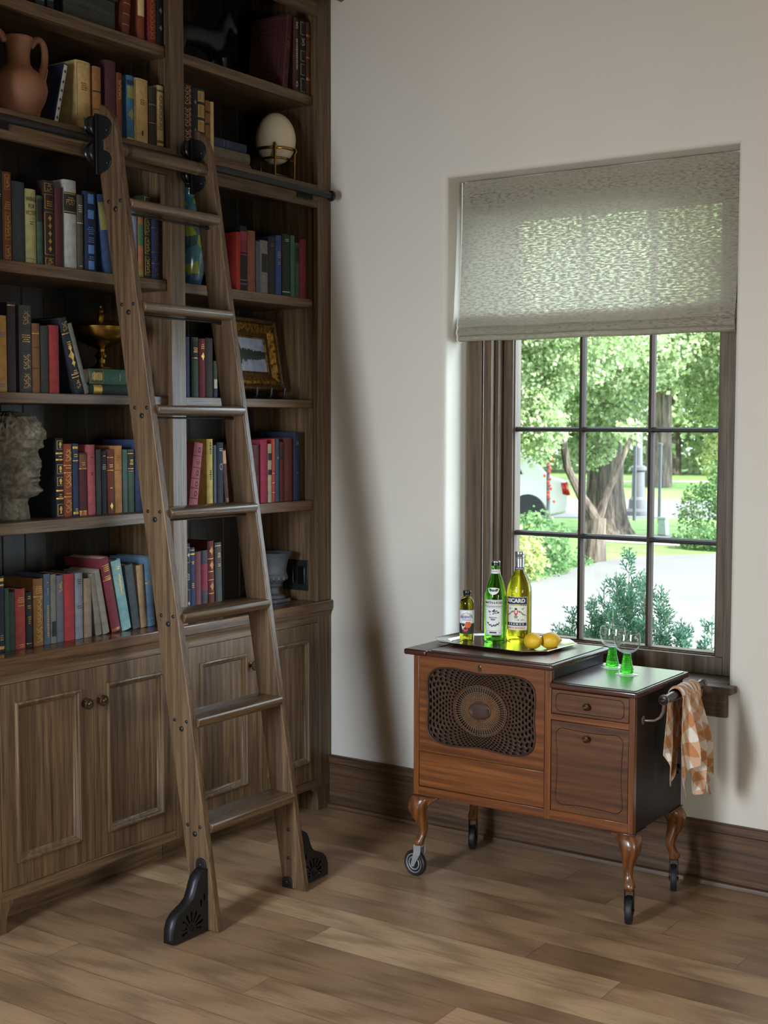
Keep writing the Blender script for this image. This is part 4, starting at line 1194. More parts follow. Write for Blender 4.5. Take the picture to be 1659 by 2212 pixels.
# tall glazed vase behind the ladder
def vase_mat():
    m, nt, b = newmat('teal_glaze')
    L = nt.links.new
    tc = N(nt, 'ShaderNodeTexCoord')
    v = N(nt, 'ShaderNodeTexVoronoi', Scale=26.0); L(tc.outputs['Object'], v.inputs['Vector'])
    r = ramp(nt, v.outputs['Color'], [(0, lin('1d4348')), (.42, lin('2f6470')), (.55, lin('274a66')), (.62, lin('72802a')), (.8, lin('35606a'))], 'CONSTANT')
    L(r.outputs[0], b.inputs['Base Color'])
    b.inputs['Roughness'].default_value = .16
    return m
vs_ = obj('glazed_vase', (lambda bm: (lathe(bm, [(0, 0), (.043, 0), (.047, .006), (.058, .05), (.066, .09), (.066, .13), (.060, .18), (.049, .24), (.036, .29), (.029, .31), (.029, .325), (.036, .338), (.0365, .342), (.031, .340), (.025, .32), (0, .31)], 40, (-.12, -.695, 2.0264)), bm)[1])(bmesh.new()), vase_mat(), None, origin=(-.12, -.695, 2.0264))
tag(vs_, 'teal glazed vase with yellow-green patches behind the ladder rail', 'vase')

# ostrich egg in its brass stand
ec = (-.13, -.183, 2.4614)
eg = obj('ostrich_egg', (lambda bm: (lathe(bm, [(sin(k / 26 * pi) * .078 * (1 + .06 * cos(k / 26 * pi)), -cos(k / 26 * pi) * .098 + .174) for k in range(27)], 44, ec), bm)[1])(bmesh.new()), plain('eggshell', 'd2c2a4', .42, var=.05, vscale=14, bump=.08, bscale=400), None, origin=ec)
tag(eg, 'cream ostrich egg held upright in a brass stand', 'egg')
st = thing('egg_stand', 'antique brass three-legged stand holding the cream egg', 'stand', ec)
bm = bmesh.new()
circ = lambda r, z, n=40: [(ec[0] + r * cos(2 * pi * k / n), ec[1] + r * sin(2 * pi * k / n), ec[2] + z) for k in range(n)]
tube(bm, circ(.0745, .128), .0042, 8, closed=True, flat=1.4)
obj('upper_ring', bm, BRASS, st)
bm = bmesh.new(); tube(bm, circ(.052, .094), .0046, 8, closed=True)
obj('lower_ring', bm, BRASS, st)
for a in (-.92, 1.05, 3.1):
    bm = bmesh.new()
    d = (cos(a), sin(a))
    tube(bm, [(ec[0] + d[0] * r, ec[1] + d[1] * r, ec[2] + z) for r, z in ((.0775, .004), (.0775, .06), (.0785, .118), (.0825, .132), (.081, .146))], [.0035, .0045, .0055, .0085, .004], 8)
    tube(bm, [(ec[0] + d[0] * .078, ec[1] + d[1] * .078, ec[2] + .098), (ec[0] + d[0] * .052, ec[1] + d[1] * .052, ec[2] + .094)], .003, 6)
    obj('leg', bm, BRASS, st)
bm = bmesh.new()
tri = [(ec[0] + cos(a) * .0775, ec[1] + sin(a) * .0775, ec[2] + .028) for a in (-.92, 1.05, 3.1)]
tube(bm, tri, .0022, 6, closed=True)
obj('stretcher', bm, BRASS, st)

# framed lake painting on a small black easel
pc = Vector((-.125, -.315, 1.664))
pf = thing('framed_painting', 'small lake painting in a heavy gilt frame leaning on shelf', 'painting', pc)
pf.rotation_euler = (0, radians(-9), radians(8))
def gilt():
    m, nt, b = newmat('old_gilt')
    tc = N(nt, 'ShaderNodeTexCoord')
    a = N(nt, 'ShaderNodeTexNoise', Scale=70.0, Detail=7.0); nt.links.new(tc.outputs['Object'], a.inputs['Vector'])
    r = ramp(nt, a.outputs[0], [(.35, lin('33200c')), (.5, lin('7d591f')), (.7, lin('a57a33'))])
    nt.links.new(r.outputs[0], b.inputs['Base Color'])
    b.inputs['Metallic'].default_value = .7; b.inputs['Roughness'].default_value = .42
    bp = N(nt, 'ShaderNodeBump', Strength=.5, Distance=.003); nt.links.new(a.outputs[0], bp.inputs['Height']); nt.links.new(bp.outputs[0], b.inputs['Normal'])
    return m
GILT = gilt()
FW, FH = .375, .283
DKG = plain('dark_gilt', '4a3418', .5, .5, var=.4, vscale=80, bump=.6, bscale=120)
bm = bmesh.new()
rframe(bm, -FW / 2, FW / 2, 0, FH, [(0, -.012), (0, .012), (.004, .020), (.012, .024), (.018, .020), (.020, .014)], 1)
rframe(bm, -FW / 2, FW / 2, 0, FH, [(.020, .014), (.026, .020), (.036, .020), (.050, .010), (.056, .005)], 0)
rframe(bm, -FW / 2, FW / 2, 0, FH, [(.056, .005), (.057, .003), (.070, .002), (.0705, -.001)], 1)
rframe(bm, -FW / 2, FW / 2, 0, FH, [(.0705, -.001), (.0725, .003), (.0765, .001), (.0775, -.004)], 0)
for k in range(44):
    for zz in (.009, FH - .009): lathe(bm, [(0, -.004), (.0045, -.001), (.0035, .003), (0, .0045)], 7, (.0215, -FW / 2 + .006 + k * (FW - .012) / 43, zz), 1, axis='x')
for k in range(32):
    for yy in (-FW / 2 + .009, FW / 2 - .009): lathe(bm, [(0, -.004), (.0045, -.001), (.0035, .003), (0, .0045)], 7, (.0215, yy, .006 + k * (FH - .012) / 31), 1, axis='x')
obj('frame', bm, [GILT, DKG], pf, world=False, ang=30)
bm = bmesh.new(); cw, c0, c1 = FW / 2 - .0765, .0765, FH - .0765
box(bm, -.01, -.003, -cw, cw, c0, c1, 0)
hz = (c0 + c1) / 2 - .002
cr = random.Random(3)
def tree_line(sgn, mat, x):
    top = []
    n = 60
    for k in range(n + 1):
        y = -cw + 2 * cw * k / n
        u = k / n
        e = .014 + .012 * math.exp(-((u - .35) / .18) ** 2) + .034 * math.exp(-((u - .17) / .04) ** 2) + .006 * math.exp(-((u - .7) / .2) ** 2)
        if u < .05: e *= u / .05
        e *= (.7 + .5 * cr.random()) * (.85 if sgn < 0 else 1)
        top.append((x, y, hz + sgn * e))
    grid(bm, [[(x, p[1], hz) for p in top], top], mat)
tree_line(1, 1, -.0026); tree_line(-1, 2, -.0026)
def sky_paint():
    m, nt, b = newmat('painted_lake')
    tc = N(nt, 'ShaderNodeTexCoord')
    a = N(nt, 'ShaderNodeTexNoise', Scale=22.0, Detail=5.0); nt.links.new(tc.outputs['Object'], a.inputs['Vector'])
    r = ramp(nt, a.outputs[0], [(.3, lin('6f7a96')), (.6, lin('9a9fb2')), (.8, lin('b3adb4'))])
    nt.links.new(r.outputs[0], b.inputs['Base Color']); b.inputs['Roughness'].default_value = .5
    return m
obj('canvas', bm, [sky_paint(), plain('painted_trees', '1c2a1c', .6, var=.4, vscale=120), plain('painted_reflection', '26332c', .6, var=.4, vscale=120)], pf, world=False, smooth=False, recalc=False)
ea = thing('display_easel', 'small black wire easel under the gilt-framed lake painting', 'easel', (-.12, -.3, 1.633))
for yy in (-.36, -.275, -.195):
    bm = bmesh.new()
    tube(bm, [(-.078, yy, 1.678), (-.080, yy, 1.650), (-.088, yy, 1.6375), (-.13, yy, 1.6365), (-.17, yy, 1.66), (-.19, yy, 1.80)], .0042, 8, flat=1.2)
    obj('hook', bm, BLACK, ea)
bm = bmesh.new(); tube(bm, [(-.13, -.46, 1.6365), (-.13, -.16, 1.6365)], .0035, 8)
obj('cross_bar', bm, BLACK, ea)

# grey urn
uc = (-.14, -.19, .8404)
ur = thing('stone_urn', 'dark grey classical urn on square plinth, worktop corner', 'urn', uc)
URN = plain('dark_lead', '4a4a4e', .62, var=.25, vscale=25, bump=.3, bscale=120)
bm = bmesh.new()
lathe(bm, [(0, .012), (.040, .012), (.046, .018), (.042, .026), (.026, .034), (.021, .046), (.022, .056), (.031, .062), (.034, .066), (.030, .072), (.043, .082), (.052, .095), (.054, .108), (.050, .112), (.049, .13), (.056, .165), (.068, .192), (.072, .196), (.066, .194), (.05, .165), (.03, .11), (0, .1)], 48, uc)
for k in range(14):
    a = 2 * pi * k / 14
    lathe(bm, [(0, -.013), (.008, -.006), (.009, .004), (.005, .012), (0, .014)], 8, (uc[0] + .047 * cos(a), uc[1] + .047 * sin(a), uc[2] + .096))
obj('bowl', bm, URN, ur)
bm = bmesh.new(); box(bm, uc[0] - .047, uc[0] + .047, uc[1] - .047, uc[1] + .047, uc[2], uc[2] + .013)
obj('plinth', bm, URN, ur, bevel=.002)

# ------------------------------------------------------------------ drinks cart
cart = thing('drinks_cart', 'mahogany two-level drinks cart on casters with a caned door, under the window', 'cart', (1.13, -.33, 0))
CF, CB = -.524, -.135
bm = bmesh.new()
box(bm, .737, 1.2495, CF + .02, CB, .288, .765)
obj('tall_carcass', bm, wood('mahoganyshade_', '120907', '1b0f0b', '251610', axis='z', rough=.45, pore=.2, wave=.15, spec=.25), cart, bevel=.001)  # carcass ends darker than the front: their shade is in the wood colour
bm = bmesh.new()
box(bm, 1.2505, 1.5335, CF + .02, CB, .288, .710)
obj('low_carcass', bm, wood('mahoganyshade_', '120907', '1b0f0b', '251610', axis='z', rough=.45, pore=.2, wave=.15, spec=.25), cart, bevel=.001)
def bar(nm, x0, x1, z0, z1, axis, y0=CF, y1=CF + .021):
    bm = bmesh.new(); box(bm, x0, x1, y0, y1, z0, z1)
    return obj(nm, bm, mahog(axis), cart, bevel=.0012)
bar('stile', .735, .7555, .288, .765, 'z'); bar('stile', 1.2295, 1.2515, .288, .765, 'z'); bar('stile', 1.517, 1.535, .288, .71, 'z')
bar('rail', .7555, 1.2295, .288, .3185, 'x'); bar('rail', 1.2515, 1.517, .288, .3185, 'x'); bar('rail', 1.2515, 1.517, .6095, .629, 'x')
bar('lower_panel', .757, 1.228, .320, .4365, 'x', CF + .002, CF + .018)
bm = bmesh.new(); box(bm, .757, 1.228, CF - .0005, CF + .015, .4368, .4392)
box(bm, 1.253, 1.516, CF - .0005, CF + .015, .3187, .3203)
obj('brass_line', bm, BRASS, cart)
# caned door -------------------------------------------------------
cx, cz = .993, .603
def cane_out(th, g=0.0):
    hw, hh = .2085 - g, .1345 - g
    c, s = cos(th), sin(th)
    n = 5.2
    r = 1 / ((abs(c) / hw) ** n + (abs(s) / hh) ** n) ** (1 / n)
    x, z = r * c, r * s
    z *= 1 - .075 * math.exp(-(x / .085) ** 2) * (abs(s) ** 2)
    x *= 1 - .03 * math.exp(-(z / .06) ** 2)
    return cx + x, cz + z
bm = bmesh.new()
out = [(.757, .440), (1.228, .440), (1.228, .7655), (.757, .7655)]
NN = 96
hole = [cane_out(2 * pi * k / NN) for k in range(NN)]
E_ = []
for lp in (out, hole):
    vv = [bm.verts.new((a, CF + .001, b_)) for a, b_ in lp]
    E_ += [bm.edges.new((vv[i], vv[(i + 1) % len(vv)])) for i in range(len(vv))]
bmesh.ops.triangle_fill(bm, use_beauty=True, use_dissolve=False, edges=E_)
r_ = bmesh.ops.extrude_face_region(bm, geom=bm.faces[:])
bmesh.ops.translate(bm, verts=[g for g in r_['geom'] if isinstance(g, bmesh.types.BMVert)], vec=(0, .017, 0))
cd = obj('drop_door', bm, mahog('x'), cart, smooth=False)
CANE = plain('dark_cane', '3a2517', .65, var=.3, vscale=60, spec=.25)
CANEB = plain('cane_backing', '120b07', .8)
bm = bmesh.new()
vv = [bm.verts.new((a, CF + .0165, b_)) for a, b_ in hole]
bm.faces.new(vv)
obj('cane_backing', bm, CANEB, cd, recalc=False)
bm = bmesh.new()
tube(bm, [(a, CF + .0005, b_) for a, b_ in [cane_out(2 * pi * k / NN, .003) for k in range(NN)]], .0052, 8, closed=True, flat=.6)
obj('cane_border', bm, plain('dark_cane_edge', '382214', .5), cd)
bm = bmesh.new()
RXc, RZc = .095, .080
def pol(u, th):
    """u 0..1 from the ring ellipse to the outline"""
    ox, oz = cane_out(th, .004)
    ix, iz = cx + RXc * cos(th), cz + RZc * sin(th)
    return ix + (ox - ix) * u, iz + (oz - iz) * u
NS_ = 52
yc = CF + .003
def angs(k): return 2 * pi * k / NS_
# woven field with six-sided holes laid out in rings that open outward
NR = 9
ue = [(q / NR) ** 1.08 for q in range(NR + 1)]
for q in range(NR):
    sh = .5 * (q % 2)
    for k in range(NS_):
        t0, t1 = angs(k + sh), angs(k + 1 + sh)
        u0, u1 = ue[q], ue[q + 1]
        O = []
        for a, b_ in ((0, 0), (.5, 0), (1, 0), (1, .5), (1, 1), (.5, 1), (0, 1), (0, .5)): O.append(pol(u0 + (u1 - u0) * b_, t0 + (t1 - t0) * a))
        mx, mz = sum(p[0] for p in O) / 8, sum(p[1] for p in O) / 8
        I = []
        f = .50 + .16 * u0
        for i, p in enumerate(O):
            ff = f * (.78 if i % 2 == 0 else 1.02)
            I.append((mx + (p[0] - mx) * ff, mz + (p[1] - mz) * ff))
        vo = [bm.verts.new((p[0], yc, p[1])) for p in O]
        vi = [bm.verts.new((p[0], yc + .0022, p[1])) for p in I]
        for i in range(8): bm.faces.new((vo[i], vo[(i + 1) % 8], vi[(i + 1) % 8], vi[i]))
obj('cane_weave', bm, CANE, cd, smooth=False)
bm = bmesh.new()
for k in range(60):
    a = 2 * pi * k / 60
    P0 = (cx + .040 * cos(a), CF + .001, cz + .024 * sin(a))
    P1 = (cx + RXc * 1.01 * cos(a), CF + .002, cz + RZc * 1.01 * sin(a))
    tube(bm, [P0, P1], .0011, 5)
for f in (.46, .52, .58, .64, .70, .76, .98, 1.04):
    e = [(cx + RXc * f * cos(2 * pi * k / 60), CF + .0005, cz + (RZc * f + (.0) * f) * sin(2 * pi * k / 60)) for k in range(60)]
    tube(bm, e, .0010, 5, closed=True)
obj('cane_rays', bm, plain('light_cane', '6a4828', .5, var=.25), cd)
bm = bmesh.new()
lathe(bm, [(0, -.004), (.55, -.004), (.85, -.003), (.92, -.0045), (1.0, -.0035), (1.03, 0)], 40, (cx, CF + .001, cz), axis='y')
for v in bm.verts:
    v.co.x = cx + (v.co.x - cx) * .042; v.co.z = cz + (v.co.z - cz) * .027
obj('oval_boss', bm, wood('boss_', '24110a', '361c10', '452616', axis='x', rough=.55, pore=.3), cd)
bm = bmesh.new()
lathe(bm, [(0, -.002), (.005, -.002), (.0065, -.001), (.0068, .0005)], 18, (.991, CF + .001, .749), axis='y')
prism(bm, [(.9855, .746), (.9965, .746), (.9975, .734), (.9845, .734)], 'y', CF - .001, CF + .001)
obj('escutcheon', bm, BRONZE, cd)
bm = bmesh.new()
lathe(bm, [(0, -.0005), (.0028, -.0005), (.0028, 0)], 12, (.991, CF - .001, .7495), axis='y')
prism(bm, [(.9895, .748), (.9925, .748), (.9935, .738), (.9885, .738)], 'y', CF - .0016, CF - .001)
obj('keyhole', bm, DARK, cd)
# drawer and cupboard door -----------------------------------------
KP = [(0, 0), (.0045, 0), (.0045, .006), (.0065, .008), (.0108, .0105), (.0115, .014), (.0105, .017), (.0075, .0185), (.0065, .0175), (.004, .0185), (.003, .0198), (0, .02)]
INL = plain('dark_inlay', '22120a', .45)
def inlaid(nm, x0, x1, z0, z1, loop, kx, kz):
    bm = bmesh.new(); box(bm, x0, x1, CF + .001, CF + .019, z0, z1)
    d = obj(nm, bm, wood('mahoganyfront_', '331a0c', '4f2b15', '68401f', axis='x', rough=.34, coat=.2, pore=.3, wave=.15), cart, bevel=.001)
    bm = bmesh.new(); tube(bm, [(a, CF + .0009, b_) for a, b_ in loop], .0021, 6, closed=True, flat=.5)
    obj('inlay', bm, INL, d)
    bm = bmesh.new(); lathe(bm, [(a, -b_) for a, b_ in KP], 24, (kx, CF + .001, kz), axis='y')
    obj('knob', bm, BRONZE, d)
def rrect(x0, x1, z0, z1, r, wav=0):
    P = []
    for (cx_, cz_, a0) in ((x1 - r, z1 - r, 0), (x0 + r, z1 - r, 90), (x0 + r, z0 + r, 180), (x1 - r, z0 + r, 270)):
        for k in range(9):
            a = radians(a0 + k * 90 / 8)
            P.append([cx_ + r * cos(a), cz_ + r * sin(a)])
    if wav:
        Q = []
        for i in range(len(P)):
            a, b_ = P[i], P[(i + 1) % len(P)]
            n = 12 if hypot(b_[0] - a[0], b_[1] - a[1]) > .05 else 1
            for k in range(n): Q.append([a[0] + (b_[0] - a[0]) * k / n, a[1] + (b_[1] - a[1]) * k / n])
        mx, mz = (x0 + x1) / 2, (z0 + z1) / 2
        for p in Q:
            u, v = (p[0] - mx) / (x1 - x0) * 2, (p[1] - mz) / (z1 - z0) * 2
            if abs(v) > .9: p[1] -= wav * math.copysign(1, v) * (1 - min(1, abs(u) / .85) ** 2)
            elif abs(u) > .9: p[0] -= wav * math.copysign(1, u) * (1 - min(1, abs(v) / .85) ** 2)
        P = Q
    return P
inlaid('drawer', 1.2535, 1.5155, .6305, .7065, rrect(1.269, 1.500, .640, .697, .016), 1.3785, .6655)
inlaid('cupboard_door', 1.2535, 1.5155, .3205, .608, rrect(1.269, 1.500, .342, .589, .03, .006), 1.3785, .5645)
# tops ---------------------------------------------------------------
for nm, x0, x1, y0, y1, z0 in (('hinge_strip', .701, .7895, -.537, -.115, .765), ('lid', .7905, 1.262, -.537, -.115, .765), ('low_top', 1.2515, 1.5475, -.537, -.113, .711)):
    bm = bmesh.new(); box(bm, x0, x1, y0, y1, z0, z0 + .0195)
    obj(nm, bm, mahogd('x'), cart, bevel=.0065, seg=4)
TOPG = wood('polished_top_', '34180e', '4e2616', '63341e', axis='x', rough=.3, coat=1, pore=.15, wave=.3)
TOPG.node_tree.nodes['Principled BSDF'].inputs['Coat Roughness'].default_value = .3
SEAM = plain('dark_edge', '0c0807', .4)
for nm, x0, x1, y0, y1, z0 in (('glass_top', .8, 1.250, -.525, -.128, .7846), ('glass_top', 1.253, 1.538, -.525, -.128, .7306)):
    bm = bmesh.new(); prism(bm, rrect(x0, x1, y0, y1, .012), 'z', z0, z0 + .0022, 0)
    for f in bm.faces:
        if len(f.verts) == 4: f.material_index = 1
    obj(nm, bm, [TOPG, SEAM], cart, smooth=False)
# cabriole legs with casters ------------------------------------------
LEGW = wood('legwood_', '42230f', '643a1c', '7f4f26', axis='z', rough=.3, coat=.3, pore=.25, wave=.3)
RUBB = plain('caster_rubber', '16161a', .5)
for x, y, sx, sy, face in ((.735, CF, -1, -1, 8), (1.535, CF, 1, -1, 108), (.735, CB, -1, 1, 110), (1.535, CB, 1, 1, 112)):
    secs = [(.2885, -.026, .034), (.270, -.020, .036), (.250, -.012, .034), (.230, -.010, .028), (.205, -.017, .0215), (.180, -.024, .0165), (.158, -.026, .0135), (.142, -.022, .0135), (.128, -.015, .0165), (.118, -.013, .017), (.110, -.015, .014), (.106, -.016, .012)]
    bm = bmesh.new()
    rows = []
    for z, o, w in secs:
        c0, c1 = x + sx * o, y + sy * o
        row = []
        for k in range(20):
            a = 2 * pi * k / 20
            rr = w / ((abs(cos(a)) ** 3.2 + abs(sin(a)) ** 3.2) ** (1 / 3.2))
            row.append((c0 + rr * cos(a), c1 + rr * sin(a), z))
        rows.append(row)
    Vv = grid(bm, rows, wrap=True)
    bm.faces.new(Vv[0]); bm.faces.new(Vv[-1][::-1])
    # shaped knee blocks reaching along the apron
    for d in (0, 1):
        bx, by = x + sx * -.022, y + sy * -.022
        wd, dp = .012, .052
        pts = [(0, .2885), (dp + .03, .2885), (dp + .012, .279), (dp - .012, .262), (dp - .03, .24), (0, .235)]
        if d == 0: prism(bm, [(bx - sx * p, q) for p, q in pts], 'y', by - wd, by + wd)
        else: prism(bm, [(by - sy * p, q) for p, q in pts], 'x', bx - wd, bx + wd)
    leg = obj('leg', bm, LEGW, cart, ang=40)
    sb = leg.modifiers.new('Sub', 'SUBSURF'); sb.levels = sb.render_levels = 1
    bm = bmesh.new()
    a0, a1 = (x - .006 * -sx * -1, x) if False else (0, 0)
    bx0, bx1 = sorted((x + sx * .005, x - sx * .10)); by0, by1 = sorted((y + sy * .005, y - sy * .10))
    box(bm, bx0, bx1, by0, by1, .2835, .2885)
    obj('corner_moulding', bm, mahogd('x'), leg, bevel=.002)
    # caster
    lx, ly = x - sx * .016, y - sy * .016
    A = radians(face)                            # wheel axle direction in plan
    ax_ = Vector((sin(A), -cos(A), 0))
    rd = Vector((-ax_.y, ax_.x, 0))
    if face < 20: rd = Vector((-1, 0.12, 0)).normalized(); ax_ = Vector((-.12, -1, 0)).normalized()
    off = rd * (.019 if face < 20 else .004)
    wc = Vector((lx, ly, .0445)) + off
    def rotv(bm, c):
        M = Matrix.Translation(c) @ Matrix((( -ax_.y, ax_.x, 0), (ax_.x, ax_.y, 0), (0, 0, 1))).to_4x4()
        bmesh.ops.transform(bm, matrix=M, verts=bm.verts[:])
    bm = bmesh.new()
    lathe(bm, [(.031, -.008), (.036, -.0105), (.041, -.0105), (.0442, -.006), (.0442, .006), (.041, .0105), (.036, .0105), (.031, .008)], 40, (0, 0, 0), 0, axis='y')
    lathe(bm, [(0, -.011), (.006, -.0105), (.009, -.0075), (.018, -.007), (.0205, -.0095), (.0225, -.0095), (.024, -.007), (.029, -.0068), (.031, -.009), (.033, -.009), (.0335, -.006), (.0335, .006), (.033, .009), (.031, .009), (.029, .0068), (.024, .007), (.0225, .0095), (.0205, .0095), (.018, .007), (.009, .0075), (0, .011)], 40, (0, 0, 0), 1, axis='y')
    rotv(bm, wc)
    obj('caster_wheel', bm, [RUBB, STEEL if face < 20 else BLACK], leg)
    bm = bmesh.new()
    for s in (-1, 1):
        prism(bm, [(-off.length - .015, .112 - .0445), (-off.length + .015, .112 - .0445), (-off.length + .016, .085 - .0445), (.009, -.006), (.004, -.011), (-.005, -.010), (-.008, -.002), (-off.length - .013, .083 - .0445)], 'y', s * .0135 - .0012, s * .0135 + .0012)
    box(bm, -off.length - .015, -off.length + .015, -.0145, .0145, .108 - .0445, .1112 - .0445)
    lathe(bm, [(.0035, -.0165), (.0035, .0165)], 10, (0, 0, 0), axis='y')
    if face < 20: pass
    for v in bm.verts: v.co.x = -v.co.x * -1
    M = Matrix(((rd.x, ax_.x, 0), (rd.y, ax_.y, 0), (0, 0, 1))).to_4x4()
    bmesh.ops.transform(bm, matrix=Matrix.Translation(wc) @ M, verts=bm.verts[:])
    obj('caster_fork', bm, STEEL if face < 20 else BLACK, leg, smooth=False)
# push handle ----------------------------------------------------------
HX, HZ, HY0, HY1 = 1.603, .702, -.476, -.135
bm = bmesh.new()
lathe(bm, [(0, 0), (.004, .0), (.0065, .002), (.0065, .006), (.0125, .008), (.0155, .013), (.0155, .020), (.0135, .024), (.0125, .035), (.0145, .06), (.0155, .09), (.0158, .17), (.0155, .25), (.0145, .28), (.0125, .305), (.0135, .317), (.0155, .321), (.0155, .336), (.012, .341), (0, .341)], 24, (HX, HY0, HZ), axis='y')
obj('push_handle', bm, plain('dark_turned_wood', '1a0f0b', .3, coat=.1), cart)
for y in (-.462, -.15):
    bm = bmesh.new()
    P = [(1.536, y, .632), (1.55, y, .632), (1.575, y, .636), (1.592, y, .648), (1.601, y, .666), (HX, y, .688)]
    tube(bm, P, [.005, .0045, .0045, .0045, .005, .005], 10)
    tube(bm, [(HX + .0150 * cos(k * pi / 8), y, HZ + .0150 * sin(k * pi / 8)) for k in range(16)], .0022, 6, closed=True)
    lathe(bm, [(0, 0), (.014, 0), (.014, .0025), (.006, .004)], 16, (1.5345, y, .632), axis='x')
    obj('handle_bracket', bm, plain('copper_nickel', 'a08878', .28, .9), cart)
# small black catch on the cart's end
bm = bmesh.new()
tube(bm, [(1.537, -.20, .437), (1.552, -.20, .437), (1.556, -.205, .428), (1.556, -.225, .422), (1.552, -.232, .432)], .0065, 8)
obj('side_catch', bm, BLACK, cart)

# ------------------------------------------------------------------ checked cloth over the handle
def towel():
    m, nt, b = newmat('checked_linen')
    L = nt.links.new
    uv = N(nt, 'ShaderNodeUVMap')
    mp = N(nt, 'ShaderNodeMapping'); mp.inputs['Rotation'].default_value = (0, 0, radians(38)); mp.inputs['Scale'].default_value = (17, 17, 1)
    L(uv.outputs[0], mp.inputs[0])
    sp = N(nt, 'ShaderNodeSeparateXYZ'); L(mp.outputs[0], sp.inputs[0])
    def st(o):
        f = N(nt, 'ShaderNodeMath', _operation='FRACT'); L(o, f.inputs[0])
        g = N(nt, 'ShaderNodeMath', _operation='GREATER_THAN'); L(f.outputs[0], g.inputs[0]); g.inputs[1].default_value = .5
        return g.outputs[0]
    a = N(nt, 'ShaderNodeMath', _operation='ADD'); L(st(sp.outputs[0]), a.inputs[0]); L(st(sp.outputs[1]), a.inputs[1])
    h = N(nt, 'ShaderNodeMath', _operation='MULTIPLY'); L(a.outputs[0], h.inputs[0]); h.inputs[1].default_value = .5
    r = ramp(nt, h.outputs[0], [(.2, lin('b3794f')), (.5, lin('c29c7f')), (.8, lin('d3c8bb'))], 'CONSTANT')
    r.color_ramp.elements[0].position = 0; r.color_ramp.elements[1].position = .25; r.color_ramp.elements[2].position = .75
    tc = N(nt, 'ShaderNodeTexCoord')
    nz = N(nt, 'ShaderNodeTexNoise', Scale=700.0); L(tc.outputs['Object'], nz.inputs['Vector'])
    rr = ramp(nt, nz.outputs[0], [(.3, (.85, .85, .85, 1)), (.7, (1.05, 1.05, 1.05, 1))])
    L(mix(nt, 1.0, r.outputs[0], rr.outputs[0], 'MULTIPLY'), b.inputs['Base Color'])
    b.inputs['Roughness'].default_value = .9
    b.inputs['Specular IOR Level'].default_value = .2
    # path: inner end hangs behind the bar, outer end in front of it
    nu, nv = 90, 96
    L_in, L_out = .30, .325
    W0 = .46
    bm = bmesh.new()
    ul = bm.loops.layers.uv.new('UVMap')
    rr_ = .0185
    arc = pi * rr_
    tot = L_in + arc + L_out
    G, UV = [], []
    for j in range(nv + 1):
        s = tot * j / nv
        row, urow = [], []
        for i in range(nu + 1):
            u = i / nu - .5
            if s < L_in:
                dn, side = L_in - s, -1
            elif s > L_in + arc:
                dn, side = s - L_in - arc, 1
            else: dn, side = 0, 0
            # ends cut on the bias so corners hang down
            k = dn / (L_out if side > 0 else L_in)
            cut = 1
            if side > 0: cut = .86 + .16 * cos(u * 2 * pi * 2.0 + .3) * k + .10 * u
            if side < 0: cut = .80 + .20 * cos(u * 2 * pi * 1.5 + 1.0) * k
            d = dn * cut
            spread = .150 + .055 * k * (1 if side > 0 else .4)
            y = -.300 + u * spread + .018 * k * side
            ph = u * 2 * pi * 3.3
            amp = (.004 + .021 * min(1, d / .16)) * (1 if side > 0 else .55)
            fold = amp * sin(ph + .9 * sin(d * 11) + .3 * side) + .5 * amp * sin(2 * ph + 1.1)
            y += .35 * amp * cos(ph * 1.0 + .4)
            lay = .0035 * (1 + sin(ph * 1.5)) * .5
            if side == 0:
                a_ = (s - L_in) / rr_
                rad = rr_ + lay + .003 + .004 * sin(ph + .3) ** 2
                x, z = HX - rad * cos(a_), HZ + rad * sin(a_)
            elif side > 0:
                x, z = HX + rr_ + lay + .006 + abs(fold) * .4 + fold * .6 + .012 * k, HZ - d
            else:
                x, z = HX - rr_ - lay - .002 + fold * .5 - .0 * k, HZ - d
                x = max(x, 1.549)
            row.append(bm.verts.new((x, y, z))); urow.append((u * W0, s * cut))
        G.append(row); UV.append(urow)
    for j in range(nv):
        for i in range(nu):
            f = bm.faces.new((G[j][i], G[j][i + 1], G[j + 1][i + 1], G[j + 1][i]))
            for lp, q in zip(f.loops, (UV[j][i], UV[j][i + 1], UV[j + 1][i + 1], UV[j + 1][i])): lp[ul].uv = q
    o = obj('tea_towel', bm, m, None, ang=180, recalc=False, origin=(HX, -.3, HZ))
    s = o.modifiers.new('Solid', 'SOLIDIFY'); s.thickness = .0012; s.offset = 0
    s = o.modifiers.new('Sub', 'SUBSURF'); s.levels = s.render_levels = 1
    tag(o, 'tan and white checked tea towel draped over the push handle of cart', 'tea towel')
towel()

# ------------------------------------------------------------------ tray, bottles, lemons, glasses
TZ = .7872
tray = thing('serving_tray', 'octagonal silver tray carrying three bottles and two lemons', 'tray', (.945, -.27, TZ))
SILV = plain('silver_plate', 'd8d8d6', .16, 1.0, var=.03, vscale=8)
def octo(hx, hy, c):
    P = [(hx, -hy + c), (hx, hy - c), (hx - c, hy), (-hx + c, hy), (-hx, hy - c), (-hx, -hy + c), (-hx + c, -hy), (hx - c, -hy)]
    return P
def octrows(rows, n=5):
    R_ = []
    A = radians(-3.5)
    for hx, hy, c, z in rows:
        R_.append([(.945 + x * cos(A) - y * sin(A), -.272 + x * sin(A) + y * cos(A), TZ + z) for x, y in octo(hx, hy, c)])
    return R_
bm = bmesh.new()
V_ = grid(bm, octrows([(.175, .110, .045, .0004), (.178, .113, .046, .0004), (.188, .123, .05, .0075), (.222, .157, .062, .0105), (.225, .160, .063, .0120), (.2262, .1612, .0635, .0108), (.223, .158, .0622, .0085), (.188, .1235, .05, .0052), (.179, .114, .0462, .0)]), wrap=True)
obj('rim', bm, SILV, tray, ang=20)
